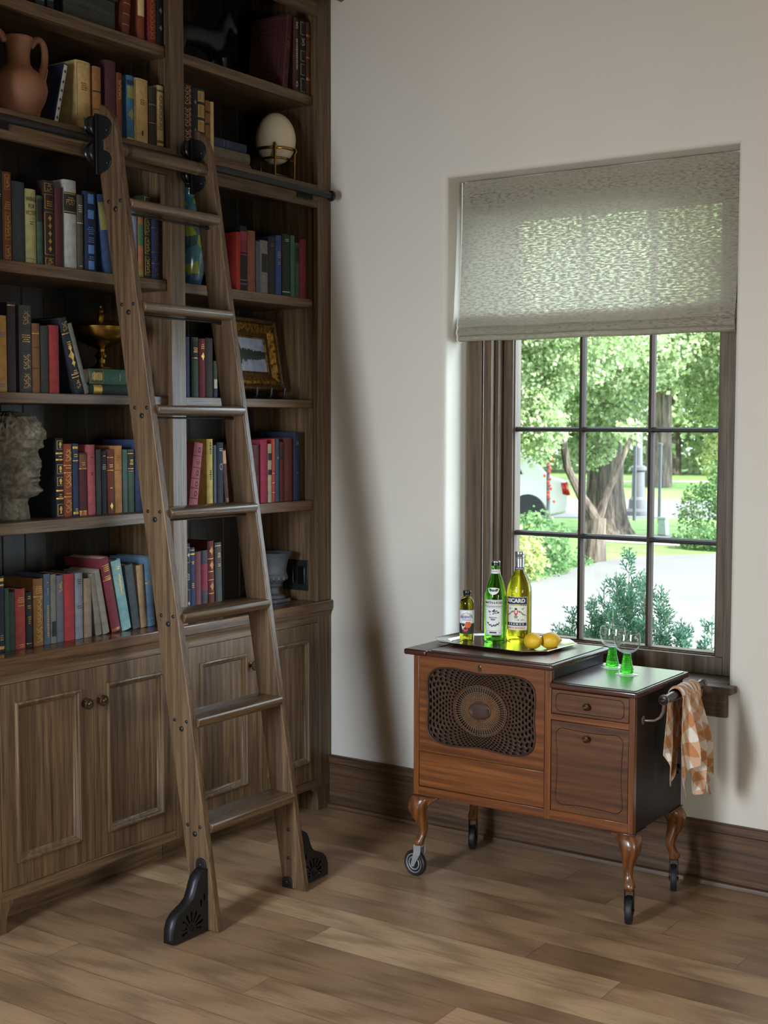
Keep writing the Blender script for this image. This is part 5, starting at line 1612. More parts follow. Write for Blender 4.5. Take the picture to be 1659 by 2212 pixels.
bm = bmesh.new()
V_ = grid(bm, octrows([(.1775, .1125, .0458, .0), (.1775, .1125, .0458, .0022)]), wrap=True)
bm.faces.new(V_[0][::-1]); bm.faces.new(V_[1])
obj('base', bm, SILV, tray, smooth=False)
FZ = TZ + .0026

def glassmat(name, col, rough=0.0, ior=1.45):
    m, nt, b = newmat(name)
    nt.nodes.remove(b)
    g = N(nt, 'ShaderNodeBsdfGlass', Roughness=rough, IOR=ior)
    g.inputs[0].default_value = col
    nt.links.new(g.outputs[0], nt.nodes['Material Output'].inputs[0])
    return m
def colglass(name, thin, deep):
    """tinted bottle: glass mixed with a little diffuse glow-free body so caustic-free light still passes"""
    m, nt, b = newmat(name)
    L = nt.links.new
    b.inputs['Transmission Weight'].default_value = 1
    b.inputs['Base Color'].default_value = thin
    b.inputs['Roughness'].default_value = .01
    b.inputs['IOR'].default_value = 1.36
    tr = N(nt, 'ShaderNodeBsdfTransparent'); tr.inputs[0].default_value = deep
    ms = N(nt, 'ShaderNodeMixShader'); ms.inputs[0].default_value = .22
    L(b.outputs[0], ms.inputs[1]); L(tr.outputs[0], ms.inputs[2])
    L(ms.outputs[0], nt.nodes['Material Output'].inputs[0])
    return m
NAVY = plain('label_navy', '16204a', .6)
CREAM = plain('label_cream', 'd6d2bd', .65, var=.04)
RED = plain('label_red', 'c02a22', .6)
ORNG = plain('label_orange', 'cc5a1e', .6)
LGREY = plain('label_grey', '7d817e', .65, var=.25, vscale=300)
LDARK = plain('label_black', '1c201e', .65)
LBLUE = plain('label_blue', '2a3a86', .6)

class Lab:
    """things stuck on a cylinder (or on a radius profile) around (cx, cy)"""
    def __init__(s, c, rf, phi): s.c, s.rf, s.phi, s.bm = c, rf, phi, bmesh.new()
    def pt(s, u, z, lift=.0004):
        r = s.rf(z) + lift
        a = s.phi + u / max(s.rf(z), .005)
        return (s.c[0] + r * cos(a), s.c[1] + r * sin(a), s.c[2] + z)
    def patch(s, u0, u1, z0, z1, m, lift=.0004, nz=2):
        n = max(1, int((u1 - u0) / .003))
        grid(s.bm, [[s.pt(u0 + (u1 - u0) * i / n, z0 + (z1 - z0) * j / nz, lift) for i in range(n + 1)] for j in range(nz + 1)], m)
    def poly(s, pts, m, lift=.0007):
        c = (sum(p[0] for p in pts) / len(pts), sum(p[1] for p in pts) / len(pts))
        cv = s.bm.verts.new(s.pt(*c, lift)); vv = [s.bm.verts.new(s.pt(a, b_, lift)) for a, b_ in pts]
        for i in range(len(vv)): s.bm.faces.new((vv[i], vv[(i + 1) % len(vv)], cv)).material_index = m
    def ell(s, u, z, a, b_, m, lift=.0007, n=16): s.poly([(u + a * cos(2 * pi * k / n), z + b_ * sin(2 * pi * k / n)) for k in range(n)], m, lift)
    def text(s, t, u, z, size, m, lift=.0009, **kw): add_text(s.bm, t, lambda a, b_: s.pt(u + a, z + b_, lift), m, size=size, **kw)
    def frame(s, u0, u1, z0, z1, w, m, lift=.0006):
        s.patch(u0, u1, z0, z0 + w, m, lift); s.patch(u0, u1, z1 - w, z1, m, lift); s.patch(u0, u0 + w, z0, z1, m, lift, 4); s.patch(u1 - w, u1, z0, z1, m, lift, 4)
def prof_r(prof):
    def f(z):
        for (r0, z0), (r1, z1) in zip(prof, prof[1:]):
            if z0 <= z <= z1 and z1 > z0: return r0 + (r1 - r0) * (z - z0) / (z1 - z0)
        return prof[-1][0]
    return f
def smooth_prof(p, n=6):
    out = []
    for i in range(len(p) - 1):
        p0, p1, p2, p3 = p[max(i - 1, 0)], p[i], p[i + 1], p[min(i + 2, len(p) - 1)]
        for k in range(n):
            t = k / n
            out.append(tuple(.5 * (2 * p1[j] + (p2[j] - p0[j]) * t + (2 * p0[j] - 5 * p1[j] + 4 * p2[j] - p3[j]) * t * t + (3 * p1[j] - p0[j] - 3 * p2[j] + p3[j]) * t ** 3) for j in (0, 1)))
    return out + [p[-1]]
FACE = radians(-59.8)

# tall yellow-green bottle
rc = (.957, -.195, FZ)
b1 = thing('liquor_bottle', 'tall yellow bottle with cream label and silver screw cap', 'bottle', rc, 'bottles on the silver tray')
pR = [(.036, 0), (.0415, .003), (.0428, .008), (.0428, .05), (.0428, .10), (.0428, .165)] + smooth_prof([(.0428, .165), (.0425, .178), (.0385, .200), (.030, .222), (.0195, .240), (.0155, .252), (.0150, .27)], 5)
bm = bmesh.new(); lathe(bm, [(0, .004), (.03, .002)] + pR + [(.0148, .29), (.0148, .300), (0, .300)], 48, rc)
obj('glass_body', bm, colglass('yellow_glass', (.74, .70, .04, 1), (.80, .76, .10, 1)), b1)
bm = bmesh.new(); lathe(bm, [(.0, .311), (.0158, .311), (.0166, .309), (.0166, .3), (.0160, .2985), (.0166, .297), (.0160, .2955), (.0166, .294), (.0160, .2925), (.0164, .290), (.0158, .288)] + [(.0158, .2875)], 40, rc)
lathe(bm, [(.0158, .2865), (.0155, .257)], 40, rc)
obj('screw_cap', bm, plain('aluminium', 'b9bcbf', .22, .9), b1)
fr_ = prof_r([(.0428, 0), (.0428, .165)] + pR[5:] + [(.0150, .30)])
Lb = Lab(rc, lambda z: max(fr_(z), .0159 if z > .24 else 0), FACE - radians(17))
Nk = Lb; Lb = Lab(rc, Nk.rf, Nk.phi)
Lb.patch(-.05, .05, .2475, .257, 0, .0003); Lb.text('RICARD', .0045, .2522, .007, 1, bold=.00015); Lb.text('RICARD', -.03, .2522, .007, 1, bold=.00015); Lb.text('·', -.012, .2522, .007, 1)
obj('neck_label', Lb.bm, [NAVY, CREAM], b1, recalc=False)
Lb = Nk
Lb.patch(-.0405, .0405, .042, .128, 1, .0004, 3)
Lb.patch(-.0405, .0405, .130, .157, 0, .0006); Lb.frame(-.0405, .0405, .130, .157, .0012, 1, .0008)
Lb.text('RICARD', -.001, .1435, .0185, 1, bold=.0007, sy=1.0)
Lb.frame(-.038, .038, .066, .128, .0008, 0)
Lb.patch(-.038, .038, .057, .068, 0, .0007); Lb.text('F R A N C E', 0, .0625, .0085, 1, bold=.0003, space=1.25)
Lb.text('ANIS DE MARSEILLE', .0, .0495, .0072, 3, bold=.0002)
Lb.poly([(-.0075, .112), (.0075, .112), (.008, .104), (.005, .096), (0, .092), (-.005, .096), (-.008, .104)], 2)
Lb.text('45', 0, .1035, .0095, 1, .0012, bold=.0004)
Lb.ell(0, .088, .0065, .006, 4); Lb.ell(0, .115, .005, .004, 5)
for s in (-1, 1):
    for k in range(9): Lb.poly([(s * (.009 + k * .003), .106 - k * .0016 + .004 * sin(k)), (s * (.012 + k * .003), .111 - k * .0022), (s * (.0135 + k * .003), .101 - k * .0016)], 4 if k % 2 else 5)
    Lb.poly([(s * .012, .117), (s * .03, .121), (s * .024, .112)], 4)
for k in range(7): Lb.patch(-.004 + k * .0052, -.004 + k * .0052 + .0035, .0755 + .0012 * (k % 2), .077 + .0012 * (k % 3), 0, .0007)
obj('label', Lb.bm, [NAVY, CREAM, RED, ORNG, LGREY, LDARK], b1, recalc=False)

# green vermouth bottle
vc = (.896, -.254, FZ)
b2 = thing('liquor_bottle', 'green bottle with white crested label and dark cap, middle of tray bottles', 'bottle', vc, 'bottles on the silver tray')
pM = [(.032, 0), (.0368, .003), (.038, .008), (.038, .12), (.038, .150)] + smooth_prof([(.038, .150), (.0372, .164), (.0318, .190), (.0235, .214), (.0165, .236), (.0145, .250), (.0142, .258)], 5)
bm = bmesh.new(); lathe(bm, [(0, .004), (.028, .002)] + pM + [(.0158, .2582), (.0158, .2625), (.0138, .263), (.0138, .277), (0, .277)], 48, vc)
obj('glass_body', bm, colglass('green_glass', (.16, .50, .05, 1), (.20, .62, .10, 1)), b2)
bm = bmesh.new(); lathe(bm, [(.0142, .2628), (.0148, .263), (.0148, .2775), (.014, .279), (0, .279)], 36, vc)
obj('cap', bm, [plain('dark_green_cap', '1c2e1c', .3, .5)], b2)
bm = bmesh.new(); lathe(bm, [(.0149, .274), (.0150, .2745), (.0150, .2778), (.0140, .2796), (0, .2798)], 36, vc)
obj('cap_ring', bm, plain('aluminium', 'b9bcbf', .22, .9), b2)
fm = prof_r(pM[2:] + [(.0142, .28)])
Lb = Lab(vc, fm, FACE - radians(14))
Lb.patch(-.032, .032, .026, .124, 0, .0004, 3)
Lb.patch(-.0325, .0325, .128, .148, 0, .0004); Lb.patch(-.029, .029, .123, .129, 0, .0004)
Lb.frame(-.030, .030, .029, .121, .0008, 1); Lb.frame(-.0305, .0305, .1295, .1465, .0008, 1)
Lb.text('MARTINI & ROSSI', 0, .138, .0088, 1, bold=.0002, sy=1.35, space=.92)
Lb.patch(-.028, .028, .1235, .1265, 2, .0006)
for k in range(22):
    a = rng.uniform(0, 2 * pi); q = rng.uniform(.002, .016)
    Lb.ell(q * cos(a) * 1.15, .105 + q * sin(a) * .75, .0022 + .002 * rng.random(), .0016 + .002 * rng.random(), 2 if k % 3 else 1, .0006 + k * .00001, 7)
Lb.text('MARTINI', 0, .0865, .0068, 1, bold=.0001)
Lb.ell(0, .0800, .0085, .0030, 1); Lb.ell(0, .0800, .0070, .0018, 2, .0009)
for k in range(13):
    u = -.021 + k * .0035
    Lb.ell(u, .0585 + .010 * (u / .021) ** 2 + .002 * sin(k * 2.1), .0030, .0030, 1 if k % 2 else 2, .0006 + k * .00001, 8)
Lb.patch(-.030, .030, .0405, .0413, 1, .0006); Lb.patch(-.013, .013, .0325, .0375, 1, .0006)
Lb.patch(.019, .027, .034, .036, 2, .0006); Lb.patch(-.027, -.019, .034, .036, 2, .0006)
obj('label', Lb.bm, [WHITEP, LDARK, LGREY], b2, recalc=False)
Lb = Lab(vc, fm, FACE - radians(14))
Lb.poly([(-.021, .186), (-.012, .1885), (0, .1895), (.012, .1885), (.021, .186), (.017, .174), (.010, .168), (0, .165), (-.010, .168), (-.017, .174)], 0, .0009)
Lb.ell(0, .1795, .0085, .0042, 1, .0013, 4); Lb.patch(-.013, .013, .1785, .1807, 2, .0015)
obj('shield_label', Lb.bm, [WHITEP, LDARK, LGREY], b2, recalc=False)
Lb = Lab(vc, fm, FACE - radians(14))
Lb.patch(-.044, .044, .236, .2505, 0, .0006)
Lb.patch(-.044, .044, .2365, .2373, 2, .0008); Lb.patch(-.01, .01, .243, .2455, 2, .0008)
obj('neck_label', Lb.bm, [WHITEP, LDARK, LGREY], b2, recalc=False)

# small dark bottle
ac = (.814, -.309, FZ)
b3 = thing('liquor_bottle', 'small dark bottle with white label and orange flower, shortest on tray', 'bottle', ac, 'bottles on the silver tray')
pA = [(.0215, 0), (.0243, .002), (.025, .006), (.025, .10), (.025, .128)] + smooth_prof([(.025, .128), (.0242, .137), (.0195, .148), (.0125, .155), (.0108, .160)], 5)
bm = bmesh.new(); lathe(bm, [(0, .003), (.018, .0015)] + pA + [(.0108, .166), (0, .166)], 40, ac)
obj('glass_body', bm, colglass('olive_glass', (.34, .32, .03, 1), (.50, .46, .05, 1)), b3)
bm = bmesh.new(); lathe(bm, [(.0105, .157), (.0135, .158), (.0135, .162), (.0125, .163), (.0138, .165), (.0138, .174), (.0128, .176), (0, .1765)], 32, ac)
obj('cap', bm, plain('black_cap', '141416', .3), b3)
fa = prof_r(pA[2:])
Lb = Lab(ac, fa, FACE - radians(4))
hw = .0785
Lb.patch(-hw / 2, hw / 2, .028, .063, 1, .0004); Lb.patch(-hw / 2, hw / 2, .063, .112, 0, .0004)
Lb.patch(-hw / 2, hw / 2, .0632, .0645, 2, .0006); Lb.patch(-hw / 2, hw / 2, .110, .112, 2, .0006)
Lb.text('ABSENTE', -.001, .086, .0118, 2, bold=.0003, sy=1.15)
Lb.patch(-.016, .016, .0755, .0775, 2, .0006)
for s in (-1, 1):
    for k in range(5): Lb.ell(s * (.006 + k * .003), .098 - .0012 * k * k * .3, .0022, .0014, 3, .0007, 6)
Lb.ell(0, .100, .004, .004, 4); Lb.ell(0, .100, .0028, .0028, 0, .0009)
for k in range(6):
    a = k * pi / 3
    Lb.ell(.006 + .0065 * cos(a), .060 + .0065 * sin(a), .0058, .0055, 5, .0009 + k * .00002, 9)
Lb.ell(-.003, .044, .009, .008, 6, .0008); Lb.ell(-.003, .047, .005, .004, 1, .001)
Lb.poly([(-.019, .06), (-.004, .057), (-.006, .045), (-.014, .043)], 0, .0007)
obj('label', Lb.bm, [WHITEP, LDARK, LBLUE, LGREY, GOLD, ORNG, RED], b3, recalc=False)

# lemons
LEM = plain('lemon_peel', 'd2a51c', .42, var=.12, vscale=25, bump=.35, bscale=260)
for (x, y), an, ti, lab in (((1.083, -.330), 155, .12, 'lemon with a faint brown scar, resting at front corner of tray'), ((1.128, -.290), 25, -.1, 'clean plump lemon behind the scarred one on tray')):
    bm = bmesh.new()
    pr = smooth_prof([(0, -.037), (.0045, -.0358), (.012, -.032), (.022, -.021), (.027, -.007), (.0275, .006), (.0238, .019), (.014, .029), (.006, .0345), (.004, .038), (0, .039)], 4)
    lathe(bm, [(max(0, r), z) for r, z in pr], 32, (0, 0, 0))
    bmesh.ops.transform(bm, matrix=Matrix.Rotation(radians(an), 4, 'Z') @ Matrix.Rotation(pi / 2 + ti, 4, 'Y'), verts=bm.verts[:])
    lo = min(v.co.z for v in bm.verts)
    o = obj('lemon', bm, LEM, None, ang=180)
    o.location = (x, y, TZ + .0024 - lo if True else 0)
    tag(o, lab, 'lemon', 'lemons on the silver tray')

# roemer glasses
def thinglass(name):
    m, nt, b = newmat(name)
    nt.nodes.remove(b)
    tr = N(nt, 'ShaderNodeBsdfTransparent'); tr.inputs[0].default_value = (.95, .965, .96, 1)
    gl = N(nt, 'ShaderNodeBsdfGlossy', Roughness=.015)
    ms = N(nt, 'ShaderNodeMixShader')
    nt.links.new(schlick(nt, 1, .085), ms.inputs[0]); nt.links.new(tr.outputs[0], ms.inputs[1]); nt.links.new(gl.outputs[0], ms.inputs[2])
    nt.links.new(ms.outputs[0], nt.nodes['Material Output'].inputs[0])
    return m
CLEAR = thinglass('clear_glass')
GREEN = colglass('green_stem_glass', (.10, .62, .06, 1), (.16, .70, .10, 1))
def roemer(x, y, label):
    c = (x, y, .7330)
    t = thing('wine_glass', label, 'glass', c, 'green-stemmed wine glasses')
    bm = bmesh.new()
    ribs = []
    n = 11
    for k in range(n):
        z = .016 + k * .0048
        r = .0115 + .0095 * (1 - k / n) ** 1.7
        ribs += [(r, z), (r + .0016, z + .0012), (r + .0016, z + .0026), (r, z + .0038)]
    lathe(bm, [(0, .004), (.018, .005), (.0215, .008), (.0215, .012), (.019, .0145)] + ribs + [(.0105, .0695), (0, .0695)], 40, c)
    obj('stem', bm, GREEN, t, ang=60)
    bm = bmesh.new()
    lathe(bm, [(0, 0), (.033, 0), (.0365, .001), (.0372, .0024), (.036, .0034), (.026, .0052), (.0185, .0064), (0, .0066)], 44, c)
    obj('foot', bm, CLEAR, t)
    bm = bmesh.new()
    o_ = smooth_prof([(.0, .0698), (.010, .0700), (.020, .0735), (.034, .0845), (.041, .100), (.0425, .114), (.0415, .128), (.0405, .1355)], 5)
    i_ = smooth_prof([(.0397, .1353), (.0405, .128), (.0413, .114), (.0396, .1005), (.033, .0868), (.019, .0768), (.0, .0752)], 5)
    lathe(bm, [(max(r, 0), z) for r, z in o_] + [(.0401, .1362)] + [(max(r, 0), z) for r, z in i_], 52, c)
    obj('bowl', bm, CLEAR, t, ang=180)
roemer(1.316, -.209, 'green-stemmed wine glass standing nearer the window')
roemer(1.405, -.292, 'green-stemmed wine glass in front of its twin')

# ------------------------------------------------------------------ the garden and street outside
GZ = -.35
def ground(nm, pts, z, mt, kind='structure'):
    bm = bmesh.new(); prism(bm, pts, 'z', z - .06, z)
    o = obj(nm, bm, mt, smooth=False)
    o['kind'] = kind
    return o
def grassmat(nm, a, b_):
    return plain(nm, a, .95, var=.35, vscale=2.5, bump=.6, bscale=25)
ground('lawn_ground', [(-40, .4), (12, .4), (12, 75), (-60, 75), (-60, 20)], GZ - .02, grassmat('grass_far', '5f7d3c', 0))
ground('driveway', [(-2.2, 1.6), (-3.3, 5.0), (-4.15, 9.0), (-4.36, 10.0), (-4.68, 11.9), (-4.70, 13.2), (-4.35, 13.85), (-3.8, 14.6), (1, 15.6), (9, 16), (9, 1.6)], GZ, plain('concrete', '5e5c5b', .9, var=.08, vscale=1.3, bump=.2, bscale=60))
ground('planting_bed', [(-2.2, .42), (-2.2, 1.6), (2.2, 1.6), (2.2, .42)], GZ + .02, plain('mulch', '6a5242', .95, var=.4, vscale=30, bump=.8, bscale=60))
ground('street', [(-26, 17.5), (-20, 13.2), (9, 32), (4, 36.5)], GZ - .005, plain('asphalt', '656464', .9, var=.08, vscale=3))
ground('sidewalk', [(-7.3, 16.8), (-6.2, 15.6), (-3.9, 15.4), (1, 18), (1, 20.3)], GZ - .008, plain('sidewalk_concrete', '7a7570', .9, var=.08, vscale=3))
ground('park_path', [(-40, 20.5), (-40, 21.2), (0, 48.2), (0, 47.2)], GZ - .006, plain('path_concrete', '9a9288', .9, var=.08))
def barkmat():
    m, nt, b = newmat('bark')
    L = nt.links.new
    tc = N(nt, 'ShaderNodeTexCoord')
    mp = N(nt, 'ShaderNodeMapping'); mp.inputs['Scale'].default_value = (14, 14, 1.6); L(tc.outputs['Object'], mp.inputs[0])
    a = N(nt, 'ShaderNodeTexNoise', Scale=1.0, Detail=6.0, Roughness=.65); L(mp.outputs[0], a.inputs['Vector'])
    r = ramp(nt, a.outputs[0], [(.38, lin('241e19')), (.5, lin('4f453b')), (.68, lin('746859'))])
    L(r.outputs[0], b.inputs['Base Color']); b.inputs['Roughness'].default_value = .95
    bp = N(nt, 'ShaderNodeBump', Strength=1.0, Distance=.05); L(a.outputs[0], bp.inputs['Height']); L(bp.outputs[0], b.inputs['Normal'])
    return m
BARK = barkmat()
def leafmat(nm, cols, tr=.55):
    m, nt, b = newmat(nm)
    L = nt.links.new
    nt.nodes.remove(b)
    g = N(nt, 'ShaderNodeNewGeometry')
    r = ramp(nt, g.outputs['Random Per Island'], [(i / (len(cols) - 1), lin(c)) for i, c in enumerate(cols)])
    d = N(nt, 'ShaderNodeBsdfDiffuse'); L(r.outputs[0], d.inputs[0])
    t = N(nt, 'ShaderNodeBsdfTranslucent'); L(r.outputs[0], t.inputs[0])
    ms = N(nt, 'ShaderNodeMixShader'); ms.inputs[0].default_value = tr
    L(d.outputs[0], ms.inputs[1]); L(t.outputs[0], ms.inputs[2])
    L(ms.outputs[0], nt.nodes['Material Output'].inputs[0])
    return m
LEAF_A = leafmat('maple_leaves', ['72905a', '96ac78', 'b2c294', 'c6cea8', 'a6b692'])
LEAF_B = leafmat('yellow_leaves', ['84984e', 'a2b068', 'b8bd86', 'bcb78e'])
LEAF_C = leafmat('dark_leaves', ['486844', '5f8252', '779464', '8aa174'])
LEAF_L = leafmat('lime_leaves', ['a3c024', 'c2d238', 'd9de52'])
def leaves(nm, blobs, n, size, mt, seed, parent=None, droop=0, origin=None):
    """blobs: (x,y,z,rx,ry,rz,weight); leaf sprays of five small kite-shaped leaves"""
    r = random.Random(seed)
    ws = [b_[6] for b_ in blobs]
    vs, fs = [], []
    for k in range(n):
        b_ = r.choices(blobs, ws)[0]
        while True:
            p = Vector((r.uniform(-1, 1), r.uniform(-1, 1), r.uniform(-1, 1)))
            if p.length < 1: break
        if p.length: p = p.normalized() * p.length ** .6
        c = Vector((b_[0] + p.x * b_[3], b_[1] + p.y * b_[4], b_[2] + p.z * b_[5]))
        for q in range(4):
            d = Vector((r.gauss(0, 1), r.gauss(0, 1), r.gauss(0, .8) - droop)).normalized()
            s = d.cross(Vector((r.gauss(0, 1), r.gauss(0, 1), r.gauss(0, 1)))).normalized()
            l = size * r.uniform(.7, 1.35)
            w = l * .42
            o = c + Vector((r.gauss(0, 1), r.gauss(0, 1), r.gauss(0, 1))) * size * .75
            i = len(vs)
            vs += [o, o + d * l * .45 + s * w, o + d * l, o + d * l * .45 - s * w]
            fs.append((i, i + 1, i + 2, i + 3))
    off = Vector(origin) if origin else (wloc(parent) if parent else Vector((0, 0, 0)))
    me = bpy.data.meshes.new(nm)
    me.from_pydata([tuple(v - off) for v in vs], [], fs)
    me.materials.append(mt)
    o = bpy.data.objects.new(nm, me)
    link(o, parent)
    if origin: o.location = origin
    return o
def limbs(nm, paths, parent):
    bm = bmesh.new()
    for P, R_ in paths: tube(bm, P, R_, 10)
    return obj(nm, bm, BARK, parent)
G_ = 'trees beyond the driveway'
# great tree with flared trunk
t = thing('tree', 'big old tree with thick furrowed trunk seen through the middle panes', 'tree', (-6.75, 17.1, GZ), G_)
bm = bmesh.new()
rows = []
for z, r0 in ((0, .47), (.12, .40), (.35, .345), (.8, .31), (1.5, .29), (2.4, .28), (3.6, .26), (5, .22)):
    rows.append([(-6.75 + (r0 * (1 + .13 * sin(a * 5 + z) * (1.4 - min(1, z)))) * cos(a), 17.1 + r0 * (1 + .13 * sin(a * 5 + z) * (1.4 - min(1, z))) * sin(a), GZ + z) for a in [2 * pi * k / 26 for k in range(26)]])
grid(bm, rows, wrap=True)
obj('trunk', bm, BARK, t)
limbs('branch', [([(-6.75, 17.1, 2.2), (-6.3, 16.4, 3.0), (-5.6, 15.6, 3.9), (-5, 15, 5)], [.16, .13, .09, .04])], t)
limbs('branch', [([(-6.8, 17.0, 2.0), (-7.5, 16.4, 2.8), (-8.2, 15.8, 3.6)], [.14, .11, .05])], t)
leaves('crown', [(-6.6, 15.6, 2.9, 1.9, 1.5, 1.25, 3), (-5.6, 15.2, 3.3, 1.4, 1.2, 1.3, 2), (-6.4, 16.6, 5.2, 3.2, 2.4, 1.8, 4), (-7.6, 16.2, 3.2, 1.5, 1.2, 1.6, 2), (-6.75, 16.5, 1.35, .5, .25, .5, .6), (-6.1, 16.0, 1.9, .6, .5, .6, .6)], 13000, .075, LEAF_A, 3, t, .4)
# forked slim trunk nearer the drive
t = thing('tree', 'slim forked grey tree at driveway edge in front of thick trunk', 'tree', (-4.82, 12.62, GZ), G_)
limbs('trunk', [([(-4.82, 12.62, GZ), (-4.80, 12.62, .0), (-4.78, 12.62, .25)], [.17, .14, .12])], t)
limbs('branch', [([(-4.78, 12.62, .2), (-4.97, 12.5, .55), (-5.15, 12.42, .95), (-5.22, 12.4, 1.4), (-5.36, 12.3, 2.0), (-5.6, 12.2, 3.0), (-5.9, 12, 4.2)], [.10, .066, .056, .05, .045, .04, .03])], t)
limbs('branch', [([(-4.78, 12.62, .2), (-4.68, 12.68, .55), (-4.52, 12.78, 1.0), (-4.4, 12.85, 1.35)], [.075, .05, .04, .03])], t)
leaves('crown', [(-5.75, 12.0, 2.25, .75, .6, .95, 3), (-5.7, 11.6, 3.6, 1.5, 1.1, 1.1, 4), (-5.0, 12.2, 2.6, .7, .6, .6, 1.6), (-4.6, 12.6, 3.2, 1.0, .8, .9, 2), (-5.35, 11.9, 1.55, .4, .35, .5, 1.0), (-4.45, 12.9, 1.45, .18, .18, .14, .12)], 7500, .06, LEAF_A, 5, t, .5)
t = thing('tree', 'yellow-green drooping tree filling the panes above the white car', 'tree', (-6.6, 10.9, GZ), G_)
limbs('trunk', [([(-6.6, 10.9, GZ), (-6.55, 10.9, 1.0), (-6.4, 10.9, 2.2), (-6.2, 10.8, 3.5)], [.13, .11, .09, .05])], t)
leaves('crown', [(-6.0, 10.8, 2.3, .7, .7, .8, 2), (-6.15, 10.7, 1.35, .42, .42, .7, 1.5), (-5.9, 10.7, 3.4, 1.3, 1.1, 1.0, 3), (-6.35, 10.6, .55, .35, .4, .5, .9), (-5.75, 10.9, 1.15, .3, .3, .42, 1.0)], 5200, .055, LEAF_B, 7, t, .6)
t = thing('tree', 'leafy tree with hanging boughs in the panes on the towel side', 'tree', (-3.0, 17.5, GZ), G_)
limbs('trunk', [([(-2.2, 18.5, GZ), (-2.3, 18.4, 1.5), (-2.8, 18, 3.2), (-3.3, 17.5, 4.4)], [.24, .2, .15, .07])], t)
leaves('crown', [(-4.3, 16.8, 2.7, 1.1, .9, .9, 2.4), (-3.6, 16.6, 3.6, 1.7, 1.2, 1.1, 3), (-4.9, 18.0, 3.4, 1.3, 1.2, 1.2, 2), (-3.6, 16.4, 1.85, .55, .5, .5, .7), (-4.2, 17.6, 5, 2.4, 2, 1.2, 3), (-4.6, 17.4, 2.05, .9, .6, .5, 1.2)], 9000, .07, LEAF_A, 9, t, .5)
t = thing('tree', 'distant straight-trunked tree on the park lawn across the street', 'tree', (-12.9, 34.2, GZ), G_)
limbs('trunk', [([(-12.9, 34.2, GZ), (-12.9, 34.2, 2.2), (-12.8, 34.2, 5)], [.42, .36, .3])], t)
leaves('crown', [(-12.6, 34, 4.8, 4.5, 3, 2.2, 3), (-9.5, 33, 3.4, 3, 1.6, 1.2, 1.5)], 5200, .13, LEAF_A, 13, t, .3)
t = thing('tree', 'far shaded tree behind the park path, beyond the iron lamp post', 'tree', (-16.5, 44, GZ), G_)
limbs('trunk', [([(-16.5, 44, GZ), (-16.5, 44, 4)], [.4, .3])], t)
leaves('crown', [(-19, 44, 3.6, 7, 3, 3.2, 3), (-9, 45, 3.4, 8, 3, 3.2, 3), (-27, 42, 3.6, 8, 3, 3.5, 3), (-16, 46, 8, 14, 3, 3, 3), (-18, 46, .9, 9, 2, 1.3, 2)], 13000, .24, LEAF_A, 17, t, .2)
# shrubs
SH = 'garden shrubs outside'
for lab, bl, n, sz, mt, sd, org in (
    ('low green shrub in the bed beside the tall yellow bottle', [(-4.9, 10.9, -.08, .55, .4, .30, 2), (-5.3, 11.5, .02, .6, .5, .35, 2)], 900, .055, LEAF_C, 21, (-4.9, 10.9, GZ)),
    ('pale lime-leaved plant nearest the bottle caps outside', [(-4.55, 9.95, -.05, .3, .25, .28, 1)], 330, .06, LEAF_B, 22, (-4.55, 9.95, GZ)),
    ('grey-green groundcover creeping along the driveway edge', [(-4.62, 10.6, -.32, .3, .75, .07, 1), (-4.85, 11.8, -.32, .3, .6, .06, 1)], 420, .035, LEAF_C, 23, (-4.65, 10.9, GZ)),
    ('rounded shrub with reddish blooms across the driveway', [(-4.55, 16.4, .15, .55, .5, .5, 2), (-4.2, 16.2, .5, .35, .35, .5, 1)], 900, .05, LEAF_C, 24, (-4.5, 16.4, GZ)),
    ('light airy shrub rising behind the reddish-bloomed one', [(-4.45, 16.8, 1.0, .4, .35, .5, 1)], 260, .06, LEAF_B, 25, (-4.45, 16.8, GZ)),
    ('low dark hedge bordering the far side of driveway', [(-4.0, 15.3, -.22, .75, .3, .16, 2), (-3.0, 15.75, -.2, 1.2, .3, .18, 2)], 1100, .05, LEAF_C, 26, (-3.6, 15.4, GZ)),
    ('bright lime shrub low behind the window sill end', [(1.22, 1.62, .30, .20, .2, .24, 1), (.95, 1.6, .18, .3, .2, .2, 1)], 520, .028, LEAF_L, 27, (1.1, 1.6, GZ))):
    o = leaves('shrub', bl, n, sz, mt, sd, None, .2, org)
    tag(o, lab, 'shrub', SH)
# spikes of pale mauve flowers in the bed
fl = thing('flower_clump', 'pale mauve flower spikes standing in low green shrub', 'flower', (-4.78, 10.6, GZ))
for k in range(5):
    bm = bmesh.new()
    x, y = -4.86 + .05 * k, 10.55 + .03 * (k % 2)
    h = .28 + .06 * (k % 3)
    lathe(bm, [(.004, 0), (.004, h * .5), (.022, h * .55), (.018, h * .8), (.004, h), (0, h)], 8, (x, y, GZ), 0)
    obj('flower_spike', bm, plain('mauve_petals', 'b49aa8', .9, var=.3, vscale=60), fl)
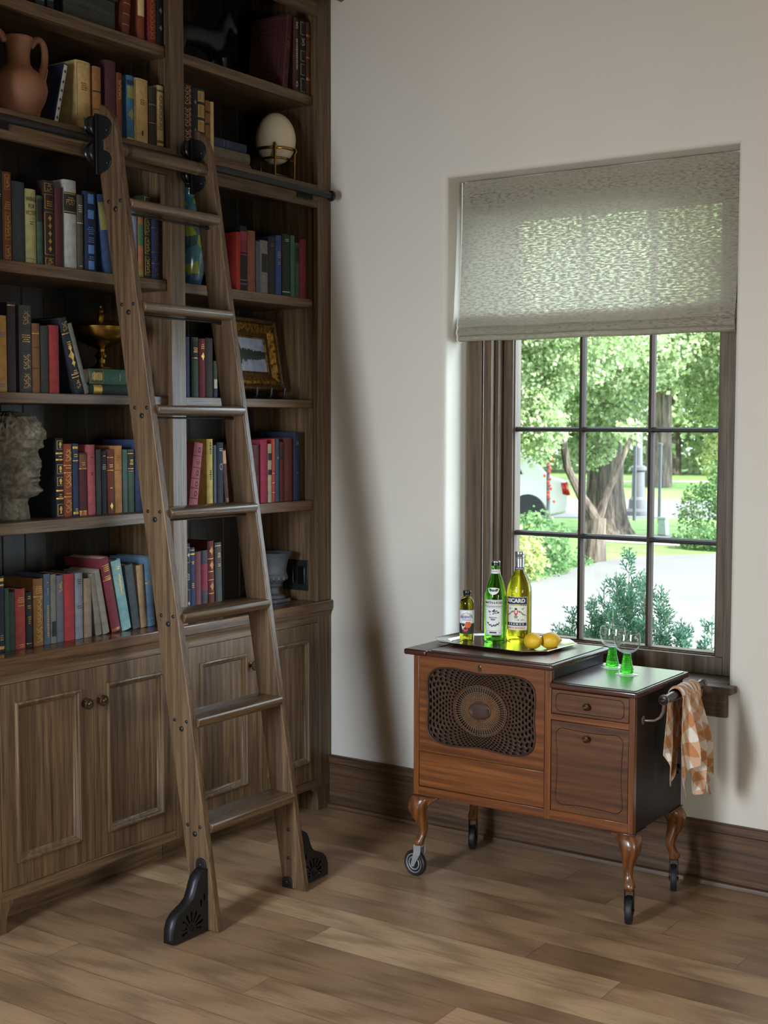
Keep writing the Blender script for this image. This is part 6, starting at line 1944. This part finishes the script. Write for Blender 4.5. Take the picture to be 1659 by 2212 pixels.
# thuja outside the glass
def thuja():
    t = thing('thuja', 'feathery green thuja standing just outside the lower panes', 'shrub', (.74, 1.22, GZ + .02))
    r = random.Random(4)
    bs = bmesh.new()
    vs, fs = [], []
    def leaflet(o, d, l, w, nrm):
        s = d.cross(nrm)
        if s.length < 1e-4: s = Vector((1, 0, 0))
        s.normalize()
        i = len(vs)
        vs.extend([o - s * w * .4, o + d * l * .5 - s * w, o + d * l, o + d * l * .5 + s * w, o + s * w * .4])
        fs.append((i, i + 1, i + 2, i + 3, i + 4))
    def spray(o, d, L_, dep=0):
        nrm = d.cross(Vector((r.gauss(0, 1), r.gauss(0, 1), r.gauss(0, .4)))).normalized()
        n = max(4, int(L_ / .014))
        side = d.cross(nrm).normalized()
        p = o.copy()
        for k in range(n):
            u = k / n
            d2 = (d + Vector((r.gauss(0, .1), r.gauss(0, .1), r.gauss(0, .1) + .03))).normalized()
            q = p + d2 * L_ / n
            leaflet(p, d2, L_ / n * 1.3, .0034, nrm)
            if k > 0:
                s = 1 if k % 2 else -1
                bd = (d2 * .8 + side * s * .75).normalized()
                bl = L_ * .34 * (1 - u) + .012
                if dep < 1 and bl > .03: spray(p, bd, bl, dep + 1)
                else:
                    m_ = max(1, int(bl / .010))
                    pp = p.copy()
                    for j in range(m_):
                        leaflet(pp, bd, bl / m_ * 1.4, .0036, nrm)
                        if j and r.random() < .7:
                            b2 = (bd * .8 + d2 * .7).normalized()
                            leaflet(pp, b2, .015, .0032, nrm)
                        pp = pp + bd * bl / m_
            p = q
    base = Vector((.74, 1.22, GZ + .02))
    tops = [(.74, 1.22, .97), (.70, 1.18, .86), (.82, 1.2, .88), (.88, 1.25, .80), (.63, 1.2, .80), (.56, 1.22, .74), (.78, 1.3, .82), (.48, 1.2, .68), (.92, 1.2, .72), (1.0, 1.24, .62), (.66, 1.3, .72), (.41, 1.2, .60), (.86, 1.12, .68), (.72, 1.1, .74), (.60, 1.12, .62), (.96, 1.32, .66), (1.06, 1.2, .52), (.52, 1.14, .56), (1.14, 1.18, .70), (1.10, 1.2, .60), (.80, 1.08, .60), (.7, 1.34, .8), (.36, 1.22, .50), (.9, 1.1, .56), (.66, 1.06, .56), (.56, 1.3, .66)]
    for x, y, z in tops:
        T = Vector((x, y, z))
        b0 = base + Vector((x - .74, y - 1.22, 0)) * .25
        P = []
        for k in range(10):
            u = k / 9
            P.append(b0.lerp(T, u) + Vector((x - .74, y - 1.22, 0)) * .35 * sin(u * pi) * .6 + Vector((r.gauss(0, .004), r.gauss(0, .004), 0)))
        tube(bs, P, [.006 * (1 - .85 * k / 9) for k in range(10)], 5)
        thin = 1.0 if z < .65 or x < 1.05 else .3
        for k in range(int(85 * thin)):
            u = r.uniform(.36, .98)
            i = min(8, int(u * 9))
            o = P[i].lerp(P[i + 1], u * 9 - i)
            dr = (P[i + 1] - P[i]).normalized()
            a = r.uniform(0, 2 * pi)
            d = (dr * .9 + Vector((cos(a), sin(a), .1)) * .75).normalized()
            spray(o, d, r.uniform(.06, .13) * (1.2 - .5 * u))
        spray(T - (P[9] - P[8]) * .3, (P[9] - P[8]).normalized(), .07)
    obj('stem', bs, plain('thuja_twig', '7d6a45', .8), t)
    me = bpy.data.meshes.new('foliage')
    off = wloc(t)
    me.from_pydata([tuple(v - off) for v in vs], [], fs)
    me.materials.append(leafmat('thuja_leaves', ['37594a', '4a6e58', '5d8069', '6f9070'], .35))
    link(bpy.data.objects.new('foliage', me), t)
thuja()
# lamp post
lp = thing('lamp_post', 'dark cast-iron street lamp post with stepped base beyond the thick trunk', 'lamp post', (-8.17, 21.8, GZ))
LPM = plain('lamp_iron', '4a4a4e', .6)
bm = bmesh.new(); lathe(bm, [(0, 0), (.28, 0), (.28, .08), (.2, .14), (.19, .32), (.14, .38), (.13, .9), (.17, .94), (.17, 1.0), (.11, 1.04)], 20, (-8.17, 21.8, GZ))
obj('base', bm, LPM, lp)
bm = bmesh.new(); lathe(bm, [(.085, 1.04), (.07, 2.0), (.06, 3.2), (.1, 3.25), (.0, 3.3)], 16, (-8.17, 21.8, GZ))
obj('post', bm, LPM, lp)
bm = bmesh.new(); lathe(bm, [(.08, 3.26), (.2, 3.4), (.22, 3.6), (.12, 3.85), (0, 3.95)], 16, (-8.17, 21.8, GZ))
obj('lantern', bm, plain('lamp_glass', 'c8c4b8', .3), lp)
for (x, y, h, lab) in ((-7.55, 20.2, 1.45, 'thin dark post standing next to street lamp'), (-6.9, 19.9, 1.5, 'thin dark post half hidden by the window bar')):
    bm = bmesh.new(); tube(bm, [(x, y, GZ), (x, y, GZ + h)], .035, 8)
    lathe(bm, [(0, 0), (.05, 0), (.05, .03), (0, .06)], 10, (x, y, GZ + h - .01))
    o = obj('garden_post', bm, LPM, None, origin=(x, y, GZ)); tag(o, lab, 'post', 'posts by the street')
gp = thing('garden_stake', 'dark garden stake with red blooms climbing it, beside the white car', 'stake', (-6.35, 14.2, GZ))
bm = bmesh.new(); tube(bm, [(-6.35, 14.2, GZ), (-6.36, 14.2, .95)], .03, 8)
obj('pole', bm, LPM, gp)
bm = bmesh.new()
for k in range(14): lathe(bm, [(0, -.03), (.028, 0), (0, .03)], 6, (-6.33 + rng.gauss(0, .03), 14.15 + rng.gauss(0, .03), .35 + .05 * k))
obj('red_bloom', bm, plain('red_petals', 'c23a26', .8), gp)
ub = thing('utility_box', 'pale green utility box on the lawn across the driveway', 'box', (-5.74, 17.3, GZ))
bm = bmesh.new(); prism(bm, [(-5.82, GZ), (-5.66, GZ), (-5.675, GZ + .27), (-5.805, GZ + .27)], 'y', 17.22, 17.38)
obj('body', bm, plain('utility_green', '8fa596', .6), ub, bevel=.01)
bm = bmesh.new(); box(bm, -5.815, -5.665, 17.21, 17.39, GZ + .27, GZ + .31)
obj('lid', bm, plain('utility_green', '8fa596', .6), ub, bevel=.01)
# white car
car = thing('car', 'white car parked at the kerb, only its tail showing', 'car', (-9.5, 17.2, GZ))
cd_ = Vector((-.826, -.563, 0)); cn = Vector((-.563, .826, 0)); c0 = Vector((-8.0, 18.0, GZ))
def carpt(l, w, z): return tuple(c0 + cd_ * l + cn * w + Vector((0, 0, z)))
sil = [(.05, .3), (0, .45), (0, .72), (.08, .90), (.35, .96), (.75, 1.36), (1.3, 1.46), (2.4, 1.44), (3.1, 1.0), (4.1, .85), (4.3, .6), (4.3, .3), (3.9, .22), (3.75, .45), (3.5, .52), (3.25, .45), (3.1, .22), (1.15, .22), (1.0, .45), (.75, .52), (.5, .45), (.36, .24)]
bm = bmesh.new()
A_ = [bm.verts.new(carpt(l, -.8, z)) for l, z in sil]; B_ = [bm.verts.new(carpt(l, .8, z)) for l, z in sil]
for i in range(len(sil)): bm.faces.new((A_[i], A_[(i + 1) % len(sil)], B_[(i + 1) % len(sil)], B_[i]))
bm.faces.new(A_[::-1]); bm.faces.new(B_)
obj('body', bm, plain('car_white', 'd8d6d2', .25, coat=.5, var=.02), car, bevel=.05, seg=3)
for l in (.75, 3.5):
    for w in (-.74, .74):
        bm = bmesh.new(); lathe(bm, [(0, -.1), (.3, -.1), (.32, -.07), (.32, .07), (.3, .1), (0, .1)], 24, (0, 0, 0), axis='y')
        bmesh.ops.transform(bm, matrix=Matrix.Translation(Vector(carpt(l, w, .32))) @ Matrix(((cd_.x, cn.x, 0), (cd_.y, cn.y, 0), (0, 0, 1))).to_4x4(), verts=bm.verts[:])
        obj('wheel', bm, RUBB, car)
bm = bmesh.new()
vv = [carpt(.0 - .01, -.8 - .01, .62), carpt(.0 - .01, -.62, .62), carpt(.05, -.62, .86), carpt(.05, -.81, .86)]
bm.faces.new([bm.verts.new(p) for p in vv])
vv2 = [carpt(-.01, -.81, .62), carpt(.06, -.815, .86), carpt(.16, -.815, .84), carpt(.12, -.815, .64)]
bm.faces.new([bm.verts.new(p) for p in vv2])
o = obj('tail_light', bm, plain('tail_red', 'b02018', .3), car, recalc=False)
sm = o.modifiers.new('Solid', 'SOLIDIFY'); sm.thickness = .012; sm.offset = 0
bm = bmesh.new()
vv = [carpt(.85, -.815, 1.0), carpt(1.0, -.815, 1.34), carpt(2.3, -.815, 1.34), carpt(2.8, -.815, 1.0)]
bm.faces.new([bm.verts.new(p) for p in vv])
o = obj('window', bm, plain('car_glass', '20262a', .1), car, recalc=False)
sm = o.modifiers.new('Solid', 'SOLIDIFY'); sm.thickness = .012; sm.offset = 0

# ------------------------------------------------------------------ light, camera, view
def area(nm, loc, aim, sx, sy, power, col=(1, 1, 1)):
    l = bpy.data.lights.new(nm, 'AREA')
    l.shape = 'RECTANGLE'; l.size = sx; l.size_y = sy; l.energy = power; l.color = col
    o = bpy.data.objects.new(nm, l)
    COL.objects.link(o)
    o.location = loc
    o.rotation_euler = (Vector(aim) - Vector(loc)).to_track_quat('-Z', 'Y').to_euler()
    return o
area('sky_south_window', (.82, -4.7, 1.5), (.6, -.6, .1), .55, 1.1, 46, (.64, .81, 1)).data.spread = radians(94)
area('garden_south_window', (1.0, -4.7, 1.1), (3.0, 0, 2.1), .8, .9, 38, (1, .93, .84)).data.spread = radians(108)
area('east_window', (4.92, -2.6, .95), (0, -1.35, .1), 1.2, 1.2, 26, (.94, 1, .95)).data.spread = radians(80)
sun = bpy.data.lights.new('sun', 'SUN'); sun.energy = 15; sun.angle = radians(1.2); sun.color = (1, .95, .86)
so = bpy.data.objects.new('sun', sun); COL.objects.link(so)
so.rotation_euler = Vector((-.62, .30, -.72)).to_track_quat('-Z', 'Y').to_euler()
wd = bpy.data.worlds.new('sky'); SC.world = wd
wd.use_nodes = True
nt = wd.node_tree
bg = nt.nodes['Background']
# hazy bright sky, with an added low glow to brighten the window reveal
tc = N(nt, 'ShaderNodeTexCoord')
dp = N(nt, 'ShaderNodeVectorMath', _operation='DOT_PRODUCT')
dp.inputs[1].default_value = Vector((.95, .28, .14)).normalized()
nt.links.new(tc.outputs['Generated'], dp.inputs[0])
glow = ramp(nt, dp.outputs['Value'], [(.55, (3.4, 3.9, 4.4, 1)), (1.0, (19, 23, 27, 1))])
glow.color_ramp.interpolation = 'EASE'
nt.links.new(glow.outputs[0], bg.inputs[0])
bg.inputs[1].default_value = 1.0
cam = bpy.data.cameras.new('camera')
co = bpy.data.objects.new('camera', cam); COL.objects.link(co)
SC.camera = co
FPX, YAW, PIT, ROL = 2878.336, radians(34.30853), radians(3.77535), radians(.114784)
cam.sensor_fit = 'HORIZONTAL'; cam.sensor_width = 36; cam.lens = FPX / 1659 * 36
cam.clip_end = 300
f_ = Vector((-sin(YAW) * cos(PIT), cos(YAW) * cos(PIT), -sin(PIT)))
r0_ = Vector((cos(YAW), sin(YAW), 0)); u0_ = r0_.cross(f_)
r1_ = r0_ * cos(ROL) + u0_ * sin(ROL); u1_ = -r0_ * sin(ROL) + u0_ * cos(ROL)
M = Matrix((r1_, u1_, -f_)).transposed().to_4x4()
M.translation = Vector((3.15914, -4.2568, 1.53955))
co.matrix_world = M
cam.dof.use_dof = True; cam.dof.focus_distance = 5.0; cam.dof.aperture_fstop = 9
vs = SC.view_settings
SC.display_settings.display_device = 'sRGB'
vs.view_transform = 'Standard'; vs.look = 'None'; vs.gamma = 1; vs.exposure = 0; vs.use_curve_mapping = False
SC.cycles.max_bounces = 12; SC.cycles.transparent_max_bounces = 24
SC.cycles.use_denoising = True
SC.cycles.caustics_reflective = False; SC.cycles.caustics_refractive = False
SC.cycles.sample_clamp_indirect = 6
